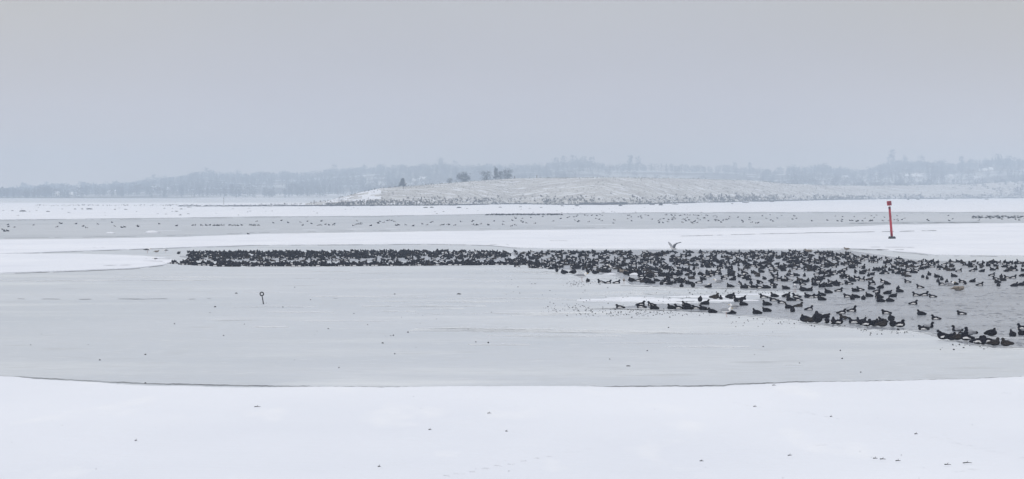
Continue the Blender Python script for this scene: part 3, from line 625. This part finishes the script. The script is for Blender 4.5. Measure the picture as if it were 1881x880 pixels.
# trees that stand out of the wood against the sky
def far_tree(px, top, d, wid, kind, label, seed):
    b = AZ(px, d, far_h(px, d)); hgt = H + (HY - top) * d / F - b.z
    cv, cf, bv, bf = tree_geo(random.Random(seed), hgt, wid * d / F, kind, 130)
    r = empty('tree' if kind != 'conifer' else 'fir_tree', b); mesh_obj('crown', cv, cf, TWIG, r); mesh_obj('trunk', bv, bf, BARK, r)
    tag(r, label, 'tree', 'trees standing out on the far skyline')
for i, a in enumerate([(1020, 289, 16, 'broad', 'broad hazy tree at the western end of the tall grove over the hill'), (1036, 287, 18, 'broad', 'hazy tree second in the tall grove over the hill'), (1053, 286, 18, 'broad', 'hazy tree third in the tall grove over the hill'), (1072, 287, 18, 'broad', 'hazy tree fourth in the tall grove over the hill'), (1087, 289, 15, 'broad', 'hazy tree at the eastern end of the tall grove'),
                       (1158, 286, 12, 'broad', 'pointed hazy tree, taller of the two beyond the tall grove'), (1172, 289, 13, 'broad', 'rounded hazy tree beside the pointed one beyond the grove'), (810, 291, 13, 'broad', 'pointed hazy tree above the small round bush'), (836, 296, 18, 'broad', 'broad hazy tree between the pointed tree and the thicket'),
                       (1638, 276, 17, 'broad', 'tallest hazy tree on the skyline, above the red beacon'), (1662, 285, 12, 'broad', 'slim hazy tree right beside the tallest skyline tree'), (1692, 286, 20, 'broad', 'wide hazy tree east of the tallest skyline tree'), (1766, 287, 12, 'broad', 'upright hazy tree between the two eastern groves'),
                       (1832, 283, 24, 'broad', 'wide domed hazy tree on the eastern skyline'), (1853, 286, 18, 'broad', 'hazy tree next east of the wide domed one'), (378, 308, 18, 'broad', 'domed hazy tree on the western skyline above the marker post'), (395, 314, 15, 'broad', 'lower hazy tree beside the western domed one'), (437, 313, 15, 'broad', 'hazy tree after the notch in the western skyline'),
                       (282, 321, 12, 'broad', 'pointed hazy tree where the western woods begin to climb'), (302, 323, 14, 'broad', 'round hazy tree next to the pointed western one'), (614, 303, 16, 'broad', 'hazy tree on the skyline above the hill foot'), (1350, 299, 10, 'broad', 'slim hazy tree above the pale field'), (1377, 299, 9, 'broad', 'second slim hazy tree above the pale field'), (1456, 302, 14, 'broad', 'hazy tree at the start of the wood beyond the field'), (1515, 300, 16, 'broad', 'hazy tree in the wood just before the saddle'), (85, 334, 12, 'broad', 'faint round tree on the low western shore')]):
    far_tree(a[0], a[1], rnd.uniform(4850, 5050), a[2], a[3], a[4], 300 + i)

# houses on the far shore
def house(px, d, wpx, hm, label, rz=0, roof=.5):
    b = AZ(px, d, far_h(px, d) - .3); W = wpx * d / F; Dp = 8.0; r = empty('house', b, rz)
    wv_ = [(-W / 2, -Dp / 2, 0), (W / 2, -Dp / 2, 0), (W / 2, Dp / 2, 0), (-W / 2, Dp / 2, 0)]
    V = wv_ + [(x_, y_, hm) for x_, y_, _ in wv_] + [(-W / 2, 0, hm + 3 * roof * 1.6), (W / 2, 0, hm + 3 * roof * 1.6)]
    mesh_obj('wall', V, [(0, 1, 5, 4), (1, 2, 6, 5), (2, 3, 7, 6), (3, 0, 4, 7), (5, 6, 9), (7, 4, 8)], WALLM, r)
    e = .5; zr = hm + 4.8 * roof + .12; ze = hm - .2
    mesh_obj('roof', [(-W / 2 - e, -Dp / 2 - e, ze), (W / 2 + e, -Dp / 2 - e, ze), (W / 2 + e, 0, zr + .1), (-W / 2 - e, 0, zr + .1), (-W / 2 - e, Dp / 2 + e, ze), (W / 2 + e, Dp / 2 + e, ze),
                      (-W / 2 - e, -Dp / 2 - e, ze - .3), (W / 2 + e, -Dp / 2 - e, ze - .3)], [(0, 1, 2, 3), (3, 2, 5, 4), (6, 7, 1, 0)], SNOW, r)
    n_ = max(2, int(W / 4))
    for k in range(n_):
        x_ = -W / 2 + W * (k + .5) / n_; mesh_obj('window', [(x_ - .5, -Dp / 2 - .03, 1.2), (x_ + .5, -Dp / 2 - .03, 1.2), (x_ + .5, -Dp / 2 - .03, 2.4), (x_ - .5, -Dp / 2 - .03, 2.4)], [(0, 1, 2, 3)], GLASS, r)
    tag(r, label, 'house', 'houses on the far shore')
for a in [(207, 3700, 15, 2.8, 'long low pale house among the western woods, snowy roof'), (283, 3800, 7, 3.5, 'small pale house higher up in the western woods'), (310, 3700, 6, 3, 'small pale house east of the higher western one'), (105, 3350, 7, 3, 'small hazy house on the low western shore'), (130, 3250, 6, 3, 'small hazy house by the western water edge'), (762, 3900, 9, 3.5, 'pale house seen just above the conical tree'), (777, 4000, 12, 3.2, 'wider pale house right of the one above the conical tree'),
          (1385, 3600, 24, 4, 'long white barn just showing above the hill crest'), (1409, 3300, 9, 3, 'small white house next to the long barn'), (1462, 3500, 7, 3.5, 'pale house, western one behind the saddle'), (1480, 3600, 6, 3, 'pale house, eastern one behind the saddle'), (1672, 4000, 18, 2.6, 'long pale building high above the red beacon'), (1690, 4000, 12, 2.6, 'shorter pale building beside the long one above the beacon'), (1806, 4250, 14, 2.8, 'pale building high in the eastern woods'), (1820, 4250, 6, 3.5, 'small bright house beside the high eastern building'), (1795, 3900, 12, 2.4, 'lower pale building in the eastern woods'), (1552, 4300, 10, 3, 'pale building in the saddle of the skyline')]:
    house(*a, rz=rnd.uniform(-.3, .3))

# ------------------------------------------------------------------ birds
DG = None
def remesh(bm, voxel, ratio):
    """One closed, continuous skin over the overlapping volumes."""
    me = bpy.data.meshes.new('tmp'); bm.to_mesh(me); bm.free(); o = bpy.data.objects.new('tmp', me); COL.objects.link(o)
    r = o.modifiers.new('r', 'REMESH'); r.mode = 'VOXEL'; r.voxel_size = voxel
    s = o.modifiers.new('s', 'SMOOTH'); s.factor = .5; s.iterations = 2
    d = o.modifiers.new('d', 'DECIMATE'); d.ratio = ratio
    dg = bpy.context.evaluated_depsgraph_get(); dg.update(); res = bpy.data.meshes.new_from_object(o.evaluated_get(dg), depsgraph=dg)
    bpy.data.objects.remove(o); bpy.data.meshes.remove(me); return res
def bird_mesh(kind, pose, voxel=.011, ratio=.35):
    bm = bmesh.new()
    RY = lambda a: Matrix.Rotation(R(a), 4, 'Y')
    if kind in ('drake', 'hen', 'greyback'):
        lift = .055 if pose == 'sit' else 0
        ell(bm, (.02, 0, .045 + lift), (.158, .096, .086)); ell(bm, (.085, 0, .06 + lift), (.088, .082, .080)); ell(bm, (-.11, 0, .042 + lift), (.125, .066, .050), RY(-3))
        hp = {'swim': (.145, 0, .170), 'low': (.150, 0, .142), 'alert': (.14, 0, .215), 'sleep': (.03, .02, .135), 'sit': (.115, 0, .215)}[pose]
        tube(bm, (.075, 0, .07 + lift), (hp[0] - .012, hp[1], hp[2]), .066, .036, 10)
        ell(bm, hp, (.050, .040, .043)); ell(bm, (hp[0] - .035, hp[1], hp[2] + .012), (.030, .022, .020), RY(-35))
    elif kind == 'coot':
        lift = {'stand': .15, 'sit': .05}.get(pose, 0); up = 30 if pose == 'stand' else 4
        ell(bm, (.01, 0, .058 + lift), (.158, .098, .098), RY(-up * .5)); ell(bm, (.05, 0, .07 + lift + (.03 if pose == 'stand' else 0)), (.09, .08, .085)); ell(bm, (-.12, 0, .045 + lift - (.03 if pose == 'stand' else 0)), (.105, .062, .052))
        hp = {'swim': (.125, 0, .190), 'low': (.15, 0, .150), 'stand': (.10, 0, .33), 'sit': (.09, 0, .215), 'sleep': (.02, .02, .165)}[pose]
        tube(bm, (.06, 0, .09 + lift), hp, .064, .032, 10); ell(bm, hp, (.042, .034, .036))
    else:   # gulls and the crow, about 0.6 m long
        lift = .20 if pose in ('stand', 'feed') else (.10 if pose == 'fly' else 0); hd = kind
        ell(bm, (0, 0, .08 + lift), (.22, .105, .095), RY(-6)); ell(bm, (.11, 0, .10 + lift), (.11, .09, .09)); ell(bm, (-.23, 0, .075 + lift), (.13, .05, .028))
        hp = {'stand': (.19, 0, .20 + lift), 'swim': (.19, 0, .195), 'tuck': (.16, 0, .13), 'feed': (.24, 0, .14 + lift), 'fly': (.23, 0, .19 + lift)}[pose]
        tube(bm, (.14, 0, .12 + lift), hp, .068, .048, 10); ell(bm, hp, (.062, .050, .052))
    me = remesh(bm, voxel * (1.6 if kind in ('gull', 'mottled', 'darkgull', 'crow') else 1), ratio)
    mats = {'drake': [P_BLACK, P_WHITE], 'hen': [P_BROWN, P_TAN], 'greyback': [P_BLACK, P_GREY], 'coot': [P_COOT, P_DGREY], 'gull': [P_WHITE, P_GREY], 'mottled': [P_MOTT, P_BROWN], 'darkgull': [P_WHITE, P_DGREY], 'crow': [P_GREY, P_BLACK]}[kind]
    me.materials.clear()
    for m_ in mats: me.materials.append(m_)
    lift = .055 if pose == 'sit' else 0
    for p_ in me.polygons:
        c = p_.center; k = 0
        if kind in ('drake', 'hen'): k = 1 if abs(c.y) > .040 and -.12 < c.x < .095 and .014 < c.z - lift < .070 - .20 * max(0, c.x - .02) else 0
        elif kind == 'greyback': k = 1 if c.x < .07 and c.x > -.14 and c.z > .03 and c.x < .1 else 0
        elif kind == 'gull' and c.x < .10 and c.x > -.3 and c.z > .10 + (.2 if pose in ('stand', 'feed') else .1 if pose == 'fly' else 0): k = 1
        elif kind == 'crow' and (c.x > .15 or c.x < -.1): k = 1
        p_.material_index = k; p_.use_smooth = True
    return me, hp
def quickmesh(bm, mat):
    me = bpy.data.meshes.new('part'); bm.to_mesh(me); bm.free(); me.materials.append(mat); me.polygons.foreach_set('use_smooth', [True] * len(me.polygons)); return me
def parts_for(kind, pose, hp):
    out = []; hp = Vector(hp)
    if kind in ('drake', 'hen', 'greyback', 'coot'):
        bm = bmesh.new(); d = Vector((-.6, .4, -.2)).normalized() if pose == 'sleep' else Vector((1, 0, -.12))
        if kind == 'coot': tube(bm, hp + d * .028, hp + d * .068, .014, .005, 8); ell(bm, hp + d * .03 + Vector((0, 0, .014)), (.012, .012, .018), u=8, v=6)
        else: ell(bm, hp + d * .066, (.030, .017, .009), u=10, v=6); ell(bm, hp + d * .044, (.016, .014, .014), u=8, v=6)
        out.append(('bill', quickmesh(bm, BILLW if kind == 'coot' else BILLG)))
        lift = {'stand': .15, 'sit': .055}.get(pose, 0)
        for s in (-1, 1):
            bm = bmesh.new(); zc_ = .078 if kind != 'coot' else .105
            ell(bm, (-.045, s * .050, zc_ - .004 + lift), (.118, .038, .034), Matrix.Rotation(R(-11), 4, 'Y'), 12, 8)
            out.append(('wing', quickmesh(bm, {'drake': P_BLACK, 'hen': P_BROWN, 'greyback': P_GREY, 'coot': P_COOT}[kind])))
        if pose == 'stand':
            for s in (-1, 1):
                bm = bmesh.new(); tube(bm, (-.01, s * .04, .17), (.0, s * .045, .08), .016, .009, 7); tube(bm, (0, s * .045, .08), (.01, s * .045, .008), .009, .008, 7)
                for a in (-.5, 0, .5): tube(bm, (.01, s * .045, .008), (.01 + .06 * math.cos(a), s * .045 + .06 * math.sin(a), .004), .008, .004, 5)
                out.append(('leg', quickmesh(bm, LEGM)))
    else:
        lift = .20 if pose in ('stand', 'feed') else (.10 if pose == 'fly' else 0)
        if pose != 'tuck':
            bm = bmesh.new(); d = Vector((1, 0, -.9 if pose == 'feed' else -.12)).normalized(); tube(bm, hp + d * .045, hp + d * .10, .017, .013, 8); tube(bm, hp + d * .10, hp + d * .125 + Vector((0, 0, -.008)), .013, .003, 8)
            out.append(('bill', quickmesh(bm, BILLY if kind in ('gull', 'darkgull') else BLACK)))
        wm_ = {'gull': P_GREY, 'mottled': P_MOTT, 'darkgull': P_DGREY, 'crow': P_BLACK}[kind]
        for s in (-1, 1):
            bm = bmesh.new()
            if pose == 'fly':
                pts = [(Vector((.06, s * .07, .16 + lift)), .24), (Vector((.12, s * .26, .38 + lift)), .25), (Vector((.06, s * .50, .50 + lift)), .18), (Vector((-.06, s * .78, .56 + lift)), .04)]
                rows_ = []
                for c, ch in pts:
                    rows_.append([bm.verts.new(c + Vector((ch * .5 * math.cos(b), 0, .035 * math.sin(b)))) for b in [2 * math.pi * j / 10 for j in range(10)]])
                for a_, b_ in zip(rows_, rows_[1:]):
                    for j in range(10): bm.faces.new((a_[j], a_[(j + 1) % 10], b_[(j + 1) % 10], b_[j]))
                bm.faces.new(rows_[-1])
            elif pose == 'half': pass
            else:
                ell(bm, (-.05, s * .068, .112 + lift), (.21, .046, .068), Matrix.Rotation(R(5), 4, 'Y'), 12, 8); tube(bm, (-.20, s * .05, .10 + lift), (-.40, s * .015, .095 + lift), .032, .006, 8)
            out.append(('wing', quickmesh(bm, wm_)))
        if pose in ('stand', 'feed'):
            for s in (-1, 1):
                bm = bmesh.new(); tube(bm, (0, s * .045, .23), (-.005, s * .045, .11), .016, .010, 7); tube(bm, (-.005, s * .045, .11), (.005, s * .045, .008), .010, .009, 7)
                for a in (-.5, 0, .5): tube(bm, (.005, s * .045, .008), (.005 + .06 * math.cos(a), s * .045 + .06 * math.sin(a), .004), .009, .004, 5)
                out.append(('leg', quickmesh(bm, LEGP if kind != 'crow' else LEGM)))
    return out
PROTO = {}
def proto(kind, pose):
    if (kind, pose) not in PROTO:
        me, hp = bird_mesh(kind, pose); PROTO[(kind, pose)] = (me, parts_for(kind, pose, hp))
    return PROTO[(kind, pose)]
placed = []
FACE = {'R': 0, 'L': 180, 'A': 90, 'T': -90}
def bird(kind, pose, px, py, face, scale=1.0, parts=True, z=.006, label=None, group=None, jit=18, zone=None):
    me, pts = proto(kind, pose); name = {'drake': 'tufted_duck', 'hen': 'tufted_duck', 'greyback': 'tufted_duck', 'coot': 'coot', 'gull': 'gull', 'mottled': 'gull', 'darkgull': 'gull', 'crow': 'crow'}[kind]
    o = bpy.data.objects.new(name, me); COL.objects.link(o); g = G(px, py, 0); o.location = (g.x, g.y, z)
    s = scale * rnd.uniform(.95, 1.06); o.scale = (s, s, s); o.rotation_euler = (0, 0, R((face if isinstance(face, (int, float)) else FACE[face]) + rnd.uniform(-jit, jit)))
    if parts:
        for (n_, m_) in pts:
            c = bpy.data.objects.new(n_, m_); COL.objects.link(c); c.parent = o
    cat = {'tufted_duck': 'duck', 'coot': 'coot', 'gull': 'gull', 'crow': 'crow'}[name]
    tag(o, label, cat, group)
    if label is None: placed.append((o, kind, pose, px, py, face, zone))
    return o

# --- birds one can tell apart: (column, foot row, facing, kind)
HAND = '''1104 520 L d;1117 521 R d;1133 521 R d;1080 518 A c;1023 503.5 A c stand;1036 504.5 L c sit;1053 504 R c sit;1080 503 A c sit;1093 504.5 L c sit;1107 503.5 A c stand;1150 506 L c sit;1187 522 A c sit;1160 519 L c sit;1172 517 R d;1215 523 A c;1230 523 R c;1196 521 L c
1139 566.5 L d;1178 566 L d;1177 561.5 R d;1197 562 L d;1201 568.5 L c;1233 568 L c;1247 568 L d;1263 568.5 L c;1260 563.5 L c;1279 568 L d;1292 570 L c;1308 575 L c;1286 559.5 A c stand;1296 560 R c
1273 529 A c sit;1302 529 R c;1341 528.5 L c;1366 530 L c;1374 529 L d;1384 529.5 L c;1395 530 L d;1408 530 L c;1423 530 A c;1421 524.5 L d;1443 531.5 L c;1475 536.5 L c sit;1487 535 R c;1474 524 L d;1496 524.5 L c;1252 528 A c;1264 522 L c
1313 550.5 R h sit;1324 550.5 A d;1343 550.5 R c sit;1355 554.5 L c;1364 552 R c;1365 561.5 L c;1421 553.5 L d;1403 548 L d;1422 546 L c;1435 557.5 L d;1445 546 R c;1451 553 L c;1463 547 L d;1466 553 L d;1484 547 L c;1498 547 R d
1390 577 L c;1408 573 L c;1408 561.5 L c;1449 567 L c;1467 564 R h;1456 573 A c;1486 570 R d;1342 577 L c sleep;1509 552 L c sleep;1509 544 L c;1490 547.5 R d;1521 539 L c;1541 536 R d;1522 527 L c;1532 522.5 R c;1498 525 A c;1560 523 L d
1571 536 L c;1580 534 L d;1572 547.5 L c;1557 546.5 L d low;1566 551 A c;1586 550.5 A c;1596 545.5 L c;1614 548 L c;1614 541 A d;1617 555 L c;1634 554.5 L c sleep;1631 540.5 R c;1641 546 R c;1652 537 L c;1629 523 L c;1650 531 A d;1667 519.5 L d;1618 530 R c;1600 532 L c;1611 537 R d;1678 559.5 R d
1546 576.5 R d;1565 573 R d alert;1628 577 L d low;1551 587 L h;1479 593 L c sit;1489 594 R h sit;1516 585 R c;1519 596 A d sit;1531 598 A d sit;1539 598 R d sit;1568 594 L d;1577 597.5 A d sit;1584 594 R c;1591 601 R d sit
1606 600.5 R c sit;1621 593 L c;1620 602 R h sit;1637 592 A c sit;1640 602 A c sit;1652 603 R d sit;1692 579 L c;1719 587.5 L d;1766 578.5 L d;1696 606.5 L d;1706 602 R g;1758 608.5 L g;1731 618 L d;1734 625.5 L d sit;1748 626.5 R c sit;1757 626.5 R h sit
1782 618 L g sit;1776 627.5 L d sit;1795 634 R d sit;1806 635 A d sit;1821 619 R c sit;1826 637 R h sit;1815 634 L d sit;1849 638 L h sit;1860 618 A c;1878 605 L d;1879 616 L c
1683 544 L d;1698 543.5 R d;1713 546.5 L d low;1690 529.5 L d;1695 510.5 A c;1707 506 A c;1721 510 L c;1703 513 A d;1730 515 A c;1723 518.5 A c;1739 520.5 A c;1730 524 L d;1753 523.5 L c;1752 509 L c;1767 519.5 L d;1772 522.5 A d;1787 518.5 R c;1800 525 R d;1822 507 R d;1829 514 L d;1839 510.5 A c;1842 516 L c;1850 512 L d;1861 511.5 R d;1832 520 L c;1834 526 A c;1864 526.5 R c;1876 525 R c;1879 508 R c;1786 499 R d'''
KM = {'d': 'drake', 'c': 'coot', 'h': 'hen', 'g': 'greyback'}
for row in HAND.split('\n'):
    for it in row.split(';'):
        a = it.split(); k = KM[a[3]]; pose = a[4] if len(a) > 4 else ('low' if rnd.random() < .2 else 'swim')
        bird(k, pose, float(a[0]), float(a[1]), a[2], scale=(1.06 if k != 'coot' else 1.1) * (1.14 if pose == 'sit' else 1), z=.014 if pose in ('sit', 'stand') else .006, zone='hand')
bird('coot', 'sit', 1502, 595, 'A', 1.9, z=.02, zone='hand')
bird('coot', 'sit', 1195, 512, 'A', 1.35, z=.01, zone='hand')

# --- gulls and crows
for a in [('gull', 'stand', 1069, 517.5, 'R', 1.12, 'grey backed gull standing on the ice below the row of coots'), ('gull', 'stand', 1334, 582, 'R', .86, 'grey gull standing at the water edge behind a sleeping coot'), ('gull', 'swim', 1348, 566.5, 'L', .75, 'white headed gull swimming just behind the standing grey gull'),
          ('gull', 'swim', 1319, 519.5, 'L', .95, 'white headed grey gull swimming between coots, west of the sitting row'), ('gull', 'stand', 1460, 538, 'A', .95, 'pale plump gull standing with its back turned beside a big coot'), ('gull', 'swim', 1745, 525, 'R', .95, 'grey gull with a bright white head on the open water'),
          ('mottled', 'tuck', 1762, 534, 'R', 1.18, 'brown mottled young gull floating with its head down'), ('gull', 'fly', 1238, 462, 215, 1.2, 'gull with both wings raised just above the packed flock'), ('mottled', 'swim', 1484, 463.5, 'L', 1.25, 'large brown young gull riding high at the flock edge against the snow'), ('mottled', 'stand', 1555, 463, 'L', .85, 'brown young gull standing on the ice at the eastern end of the raft'),
          ('darkgull', 'stand', 271, 465.5, 'R', 1.0, 'dark backed white headed gull standing west of the duck raft'), ('mottled', 'swim', 288, 463.5, 'R', .75, 'brown gull sitting next to the dark backed gull'), ('darkgull', 'feed', 304, 464.5, 'L', .7, 'small gull feeding right at the tip of the duck raft'), ('darkgull', 'stand', 285, 480, 'L', .62, 'small pale gull standing on the snow tongue'),
          ('crow', 'feed', 955, 492.5, 'R', .8, 'grey and black crow feeding at the ice edge of the raft'), ('gull', 'swim', 1112, 491, 'R', .85, 'pale gull among packed coots, left one of two'), ('gull', 'swim', 1125, 493, 'L', .85, 'pale gull among packed coots, right one of two'), ('mottled', 'swim', 1144, 501, 'L', .95, 'brownish gull beside the pale ice slabs'), ('mottled', 'stand', 1146, 521, 'A', .6, 'small brownish gull behind the feeding tufted ducks'),
          ('gull', 'swim', 1372, 508.5, 'L', .75, 'pale gull in the middle of the loose flock'), ('gull', 'fly', 1394, 470, 225, .5, 'small white gull with lifted wings in the dense flock'), ('gull', 'swim', 1297, 527, 'R', .7, 'white headed gull tucked behind a large coot')]:
    bird(*a[:6], label=a[6], group=None if a[0] == 'crow' else 'gulls among the ducks', jit=10, z=.012)

# --- the flock: sampled over the raft, densest where the photo is darkest
def density(px, py):
    if px < 945:
        top = interp([(306, 469), (340, 464), (600, 463), (760, 462), (945, 463)], px); bot = interp([(306, 485), (350, 487.5), (400, 490), (600, 489.5), (945, 487)], px)
        if not top < py < bot: return 0
        if px < 345: return .8 if (py < 467 and px > 318) or py > 481 else 0
        u = (py - top) / (bot - top)
        if u < .46: return 1.9 if px < 760 else 1.0
        if u > .80: return 1.3 if px < 600 else .9
        return .33 if px > 420 else .55
    top = interp([(945, 463), (1200, 463), (1500, 463), (1555, 466), (1590, 471), (1660, 478), (1720, 481), (1881, 482), (2100, 482)], px)
    bot = interp([(945, 491), (1000, 494), (1080, 499), (1150, 503), (1180, 520), (1300, 524), (1480, 526), (1560, 532), (1640, 516), (1700, 501), (1881, 499), (2100, 499)], px)
    if not top < py < bot: return 0
    u = (py - top) / (bot - top)
    if px < 1190: return .75 if u > .72 else (.60 if u < .25 else .5)
    if px < 1570:
        base = .62 if py < 494 else (.30 if py < 508 else .20)
        return base + (.28 if px < 1270 and py > 494 else 0) + (.25 if 1440 < px < 1560 and 470 < py < 486 else 0)
    return (.48 if py < 492 else .22) if px > 1690 else (.45 if py < 488 else .33 if py < 505 else .24)
cand = []
for i in range(72000):
    px = rnd.uniform(300, 2050); py = rnd.uniform(461, 533); q = density(px, py)
    if q == 0: continue
    clump = 1 + 1.1 * noise.noise(Vector((px * .045, py * .13, 3)))
    if rnd.random() < q * clump * .145 * (105 / (py - HY)) ** 1.0: cand.append((px, py))
for i in range(230):       # front rows at the edge of the dense raft
    px = rnd.uniform(330, 1000); cand.append((px, interp([(306, 485), (350, 487.5), (400, 490), (600, 489.5), (945, 487)], px) - rnd.uniform(0, .8)))
cand.sort(key=lambda c: -c[1])
nd, nc = sum(1 for p_ in placed if p_[1] != 'coot'), sum(1 for p_ in placed if p_[1] == 'coot')
flock = []; KP = [('drake', 'swim')] * 5 + [('drake', 'low')] * 3 + [('drake', 'alert')] + [('hen', 'swim'), ('hen', 'low')] + [('coot', 'swim')] * 4 + [('coot', 'low')] * 2 + [('coot', 'sleep')]
for (px, py) in cand:
    k, po = rnd.choice(KP); fc = rnd.choice('LLLRRAT'); lim = 296
    vis = px < 1890
    if vis and (nd < lim if k != 'coot' else nc < lim):
        bird(k, po, px, py, fc, 1.06, parts=False, jit=35, zone='raft')
        if k == 'coot': nc += 1
        else: nd += 1
    else: flock.append((k, po, px, py, fc))
# far birds on the distant ice
def far_birds(n_, xa, xb, ya, yb):
    for i in range(n_): flock.append((rnd.choice(('drake', 'coot')), 'swim', rnd.uniform(xa, xb), rnd.uniform(ya, yb), rnd.choice('LR')))
far_birds(190, 893, 1032, 393.8, 395.6); far_birds(26, 350, 480, 414.2, 415.2); far_birds(34, 470, 960, 405, 416); far_birds(60, 940, 1420, 395, 411); far_birds(30, 1060, 1330, 395, 397); far_birds(18, 0, 330, 407, 420)
far_birds(44, 1400, 1881, 396, 407); far_birds(210, 1785, 1980, 397.4, 401.5); far_birds(14, 1480, 1640, 405.5, 407.5); far_birds(26, 1200, 1400, 402, 410); far_birds(24, 560, 900, 409, 415); far_birds(3, 5, 18, 415, 427)
for q_ in [(456, 431, 'L'), (1054, 399, 'R'), (14, 425, 'L')]: flock.append(('coot', 'swim', q_[0], q_[1], q_[2]))
LOW = {}
def low_mesh(kind, pose):
    if (kind, pose) not in LOW: LOW[(kind, pose)] = bird_mesh(kind, pose, .019, .28)[0]
    return LOW[(kind, pose)]
av, af, am = [], [], []; MI = {m_.name: i for i, m_ in enumerate([P_BLACK, P_WHITE, P_BROWN, P_TAN, P_COOT, P_DGREY])}
for (k, po, px, py, fc) in flock:
    me = low_mesh(k, po); g = G(px, py); a = R(FACE[fc] + rnd.uniform(-35, 35)); s = 1.07 * rnd.uniform(.93, 1.08); ca, sa = math.cos(a) * s, math.sin(a) * s; k0 = len(av)
    for v_ in me.vertices:
        c = v_.co; av.append((g.x + c.x * ca - c.y * sa, g.y + c.x * sa + c.y * ca, .006 + c.z * s))
    for p_ in me.polygons: af.append(tuple(k0 + i_ for i_ in p_.vertices)); am.append(MI[me.materials[p_.material_index].name])
tag(mesh_obj('packed_flock', av, af, [P_BLACK, P_WHITE, P_BROWN, P_TAN, P_COOT, P_DGREY], fmat=am, smooth=True), 'tightly packed raft of dark ducks and coots too many to count', 'flock', kind='stuff')
print('BIRDS', nd, nc, len(flock))

# --- labels: look, then place among findable neighbours
def zone_of(px, py):
    if px < 945: return 'at the near edge of the long dense raft'
    if py > 608: return 'on the ice rim below the open water'
    if py > 588: return 'in the huddles along the ice rim' if px < 1665 else 'on open water above the ice rim'
    if px < 1150: return 'at the raft edge above the standing gull' if py < 530 else 'on the narrow channel, western end'
    if px < 1330: return ('on the narrow channel by the ice ledge' if py > 540 else 'where the raft meets the ice ledge' if py > 514 else 'in the raft under the raised-wing gull')
    if px < 1480: return ('on the water beside the grey standing gull' if py > 556 else 'around the small ice tongue' if py > 540 else 'in the row above the ice tongue' if py > 520 else 'in the raft near the plump pale gull')
    if px < 1600: return ('on clear water above the huddles' if py > 556 else 'in the loose group west of the beacon line' if py > 520 else 'in the raft west of the beacon')
    if px < 1700: return ('on clear water under the beacon' if py > 556 else 'in the loose group under the beacon' if py > 515 else 'in the raft directly under the beacon')
    return ('on clear water east of the beacon' if py > 548 else 'near the mottled floating gull' if py > 503 and px < 1800 else 'on water east of the mottled gull' if py > 503 else 'in the raft east of the beacon')
LOOK = {'drake': 'black drake with white flank', 'hen': 'brown duck', 'greyback': 'grey backed duck', 'coot': 'sooty coot'}
POSE = {'swim': 'swimming', 'low': 'crouching low', 'alert': 'neck raised', 'sleep': 'sleeping', 'sit': 'resting', 'stand': 'standing'}
FCW = {'L': 'facing west', 'R': 'facing east', 'A': 'tail towards us', 'T': 'facing us'}
ORD = ['first', 'second', 'third', 'fourth', 'fifth', 'sixth', 'seventh', 'eighth', 'ninth']
byk = {}
for rec in placed:
    o, k, po, px, py, fc, zn = rec
    byk.setdefault((k, po, fc, zone_of(px, py)), []).append(rec)
for (k, po, fc, zn), recs in byk.items():
    recs.sort(key=lambda r_: r_[3])
    for i, r_ in enumerate(recs):
        base = f'{LOOK[k]}, {POSE[po]}, {FCW[fc]}, {zn}'
        if 1 < len(recs) <= 9 and k != 'coot' or (1 < len(recs) <= 9 and len(base.split()) < 16): base = (f'{ORD[i]} ' if i < len(recs) - 1 or i < 1 else 'last ') + base
        r_[0]['label'] = ' '.join(base.split()[:16])
        r_[0]['group'] = 'coots among the flock' if k == 'coot' else 'tufted ducks in the flock'

# ------------------------------------------------------------------ haze
hz, p = base_mat('haze', (1, 1, 1)); nt = hz.node_tree
for n_ in list(nt.nodes):
    if n_.type != 'OUTPUT_MATERIAL': nt.nodes.remove(n_)
pv_ = nt.nodes.new('ShaderNodeVolumePrincipled'); nt.links.new(pv_.outputs[0], nt.nodes['Material Output'].inputs['Volume'])
pv_.inputs['Color'].default_value = (.57, .68, .82, 1); pv_.inputs['Density'].default_value = .00043
pv_.inputs['Absorption Color'].default_value = (.25, .25, .25, 1); pv_.inputs['Anisotropy'].default_value = 0.0
x, y0, y1, z0, z1 = 3700, -60, 7100, -2, 88
V = [(-x, y0, z0), (x, y0, z0), (x, y1, z0), (-x, y1, z0), (-x, y0, z1), (x, y0, z1), (x, y1, z1), (-x, y1, z1)]
tag(mesh_obj('haze', V, [(3, 2, 1, 0), (4, 5, 6, 7), (0, 1, 5, 4), (1, 2, 6, 5), (2, 3, 7, 6), (3, 0, 4, 7)], hz), 'thin winter haze over the bay', 'haze', kind='stuff')
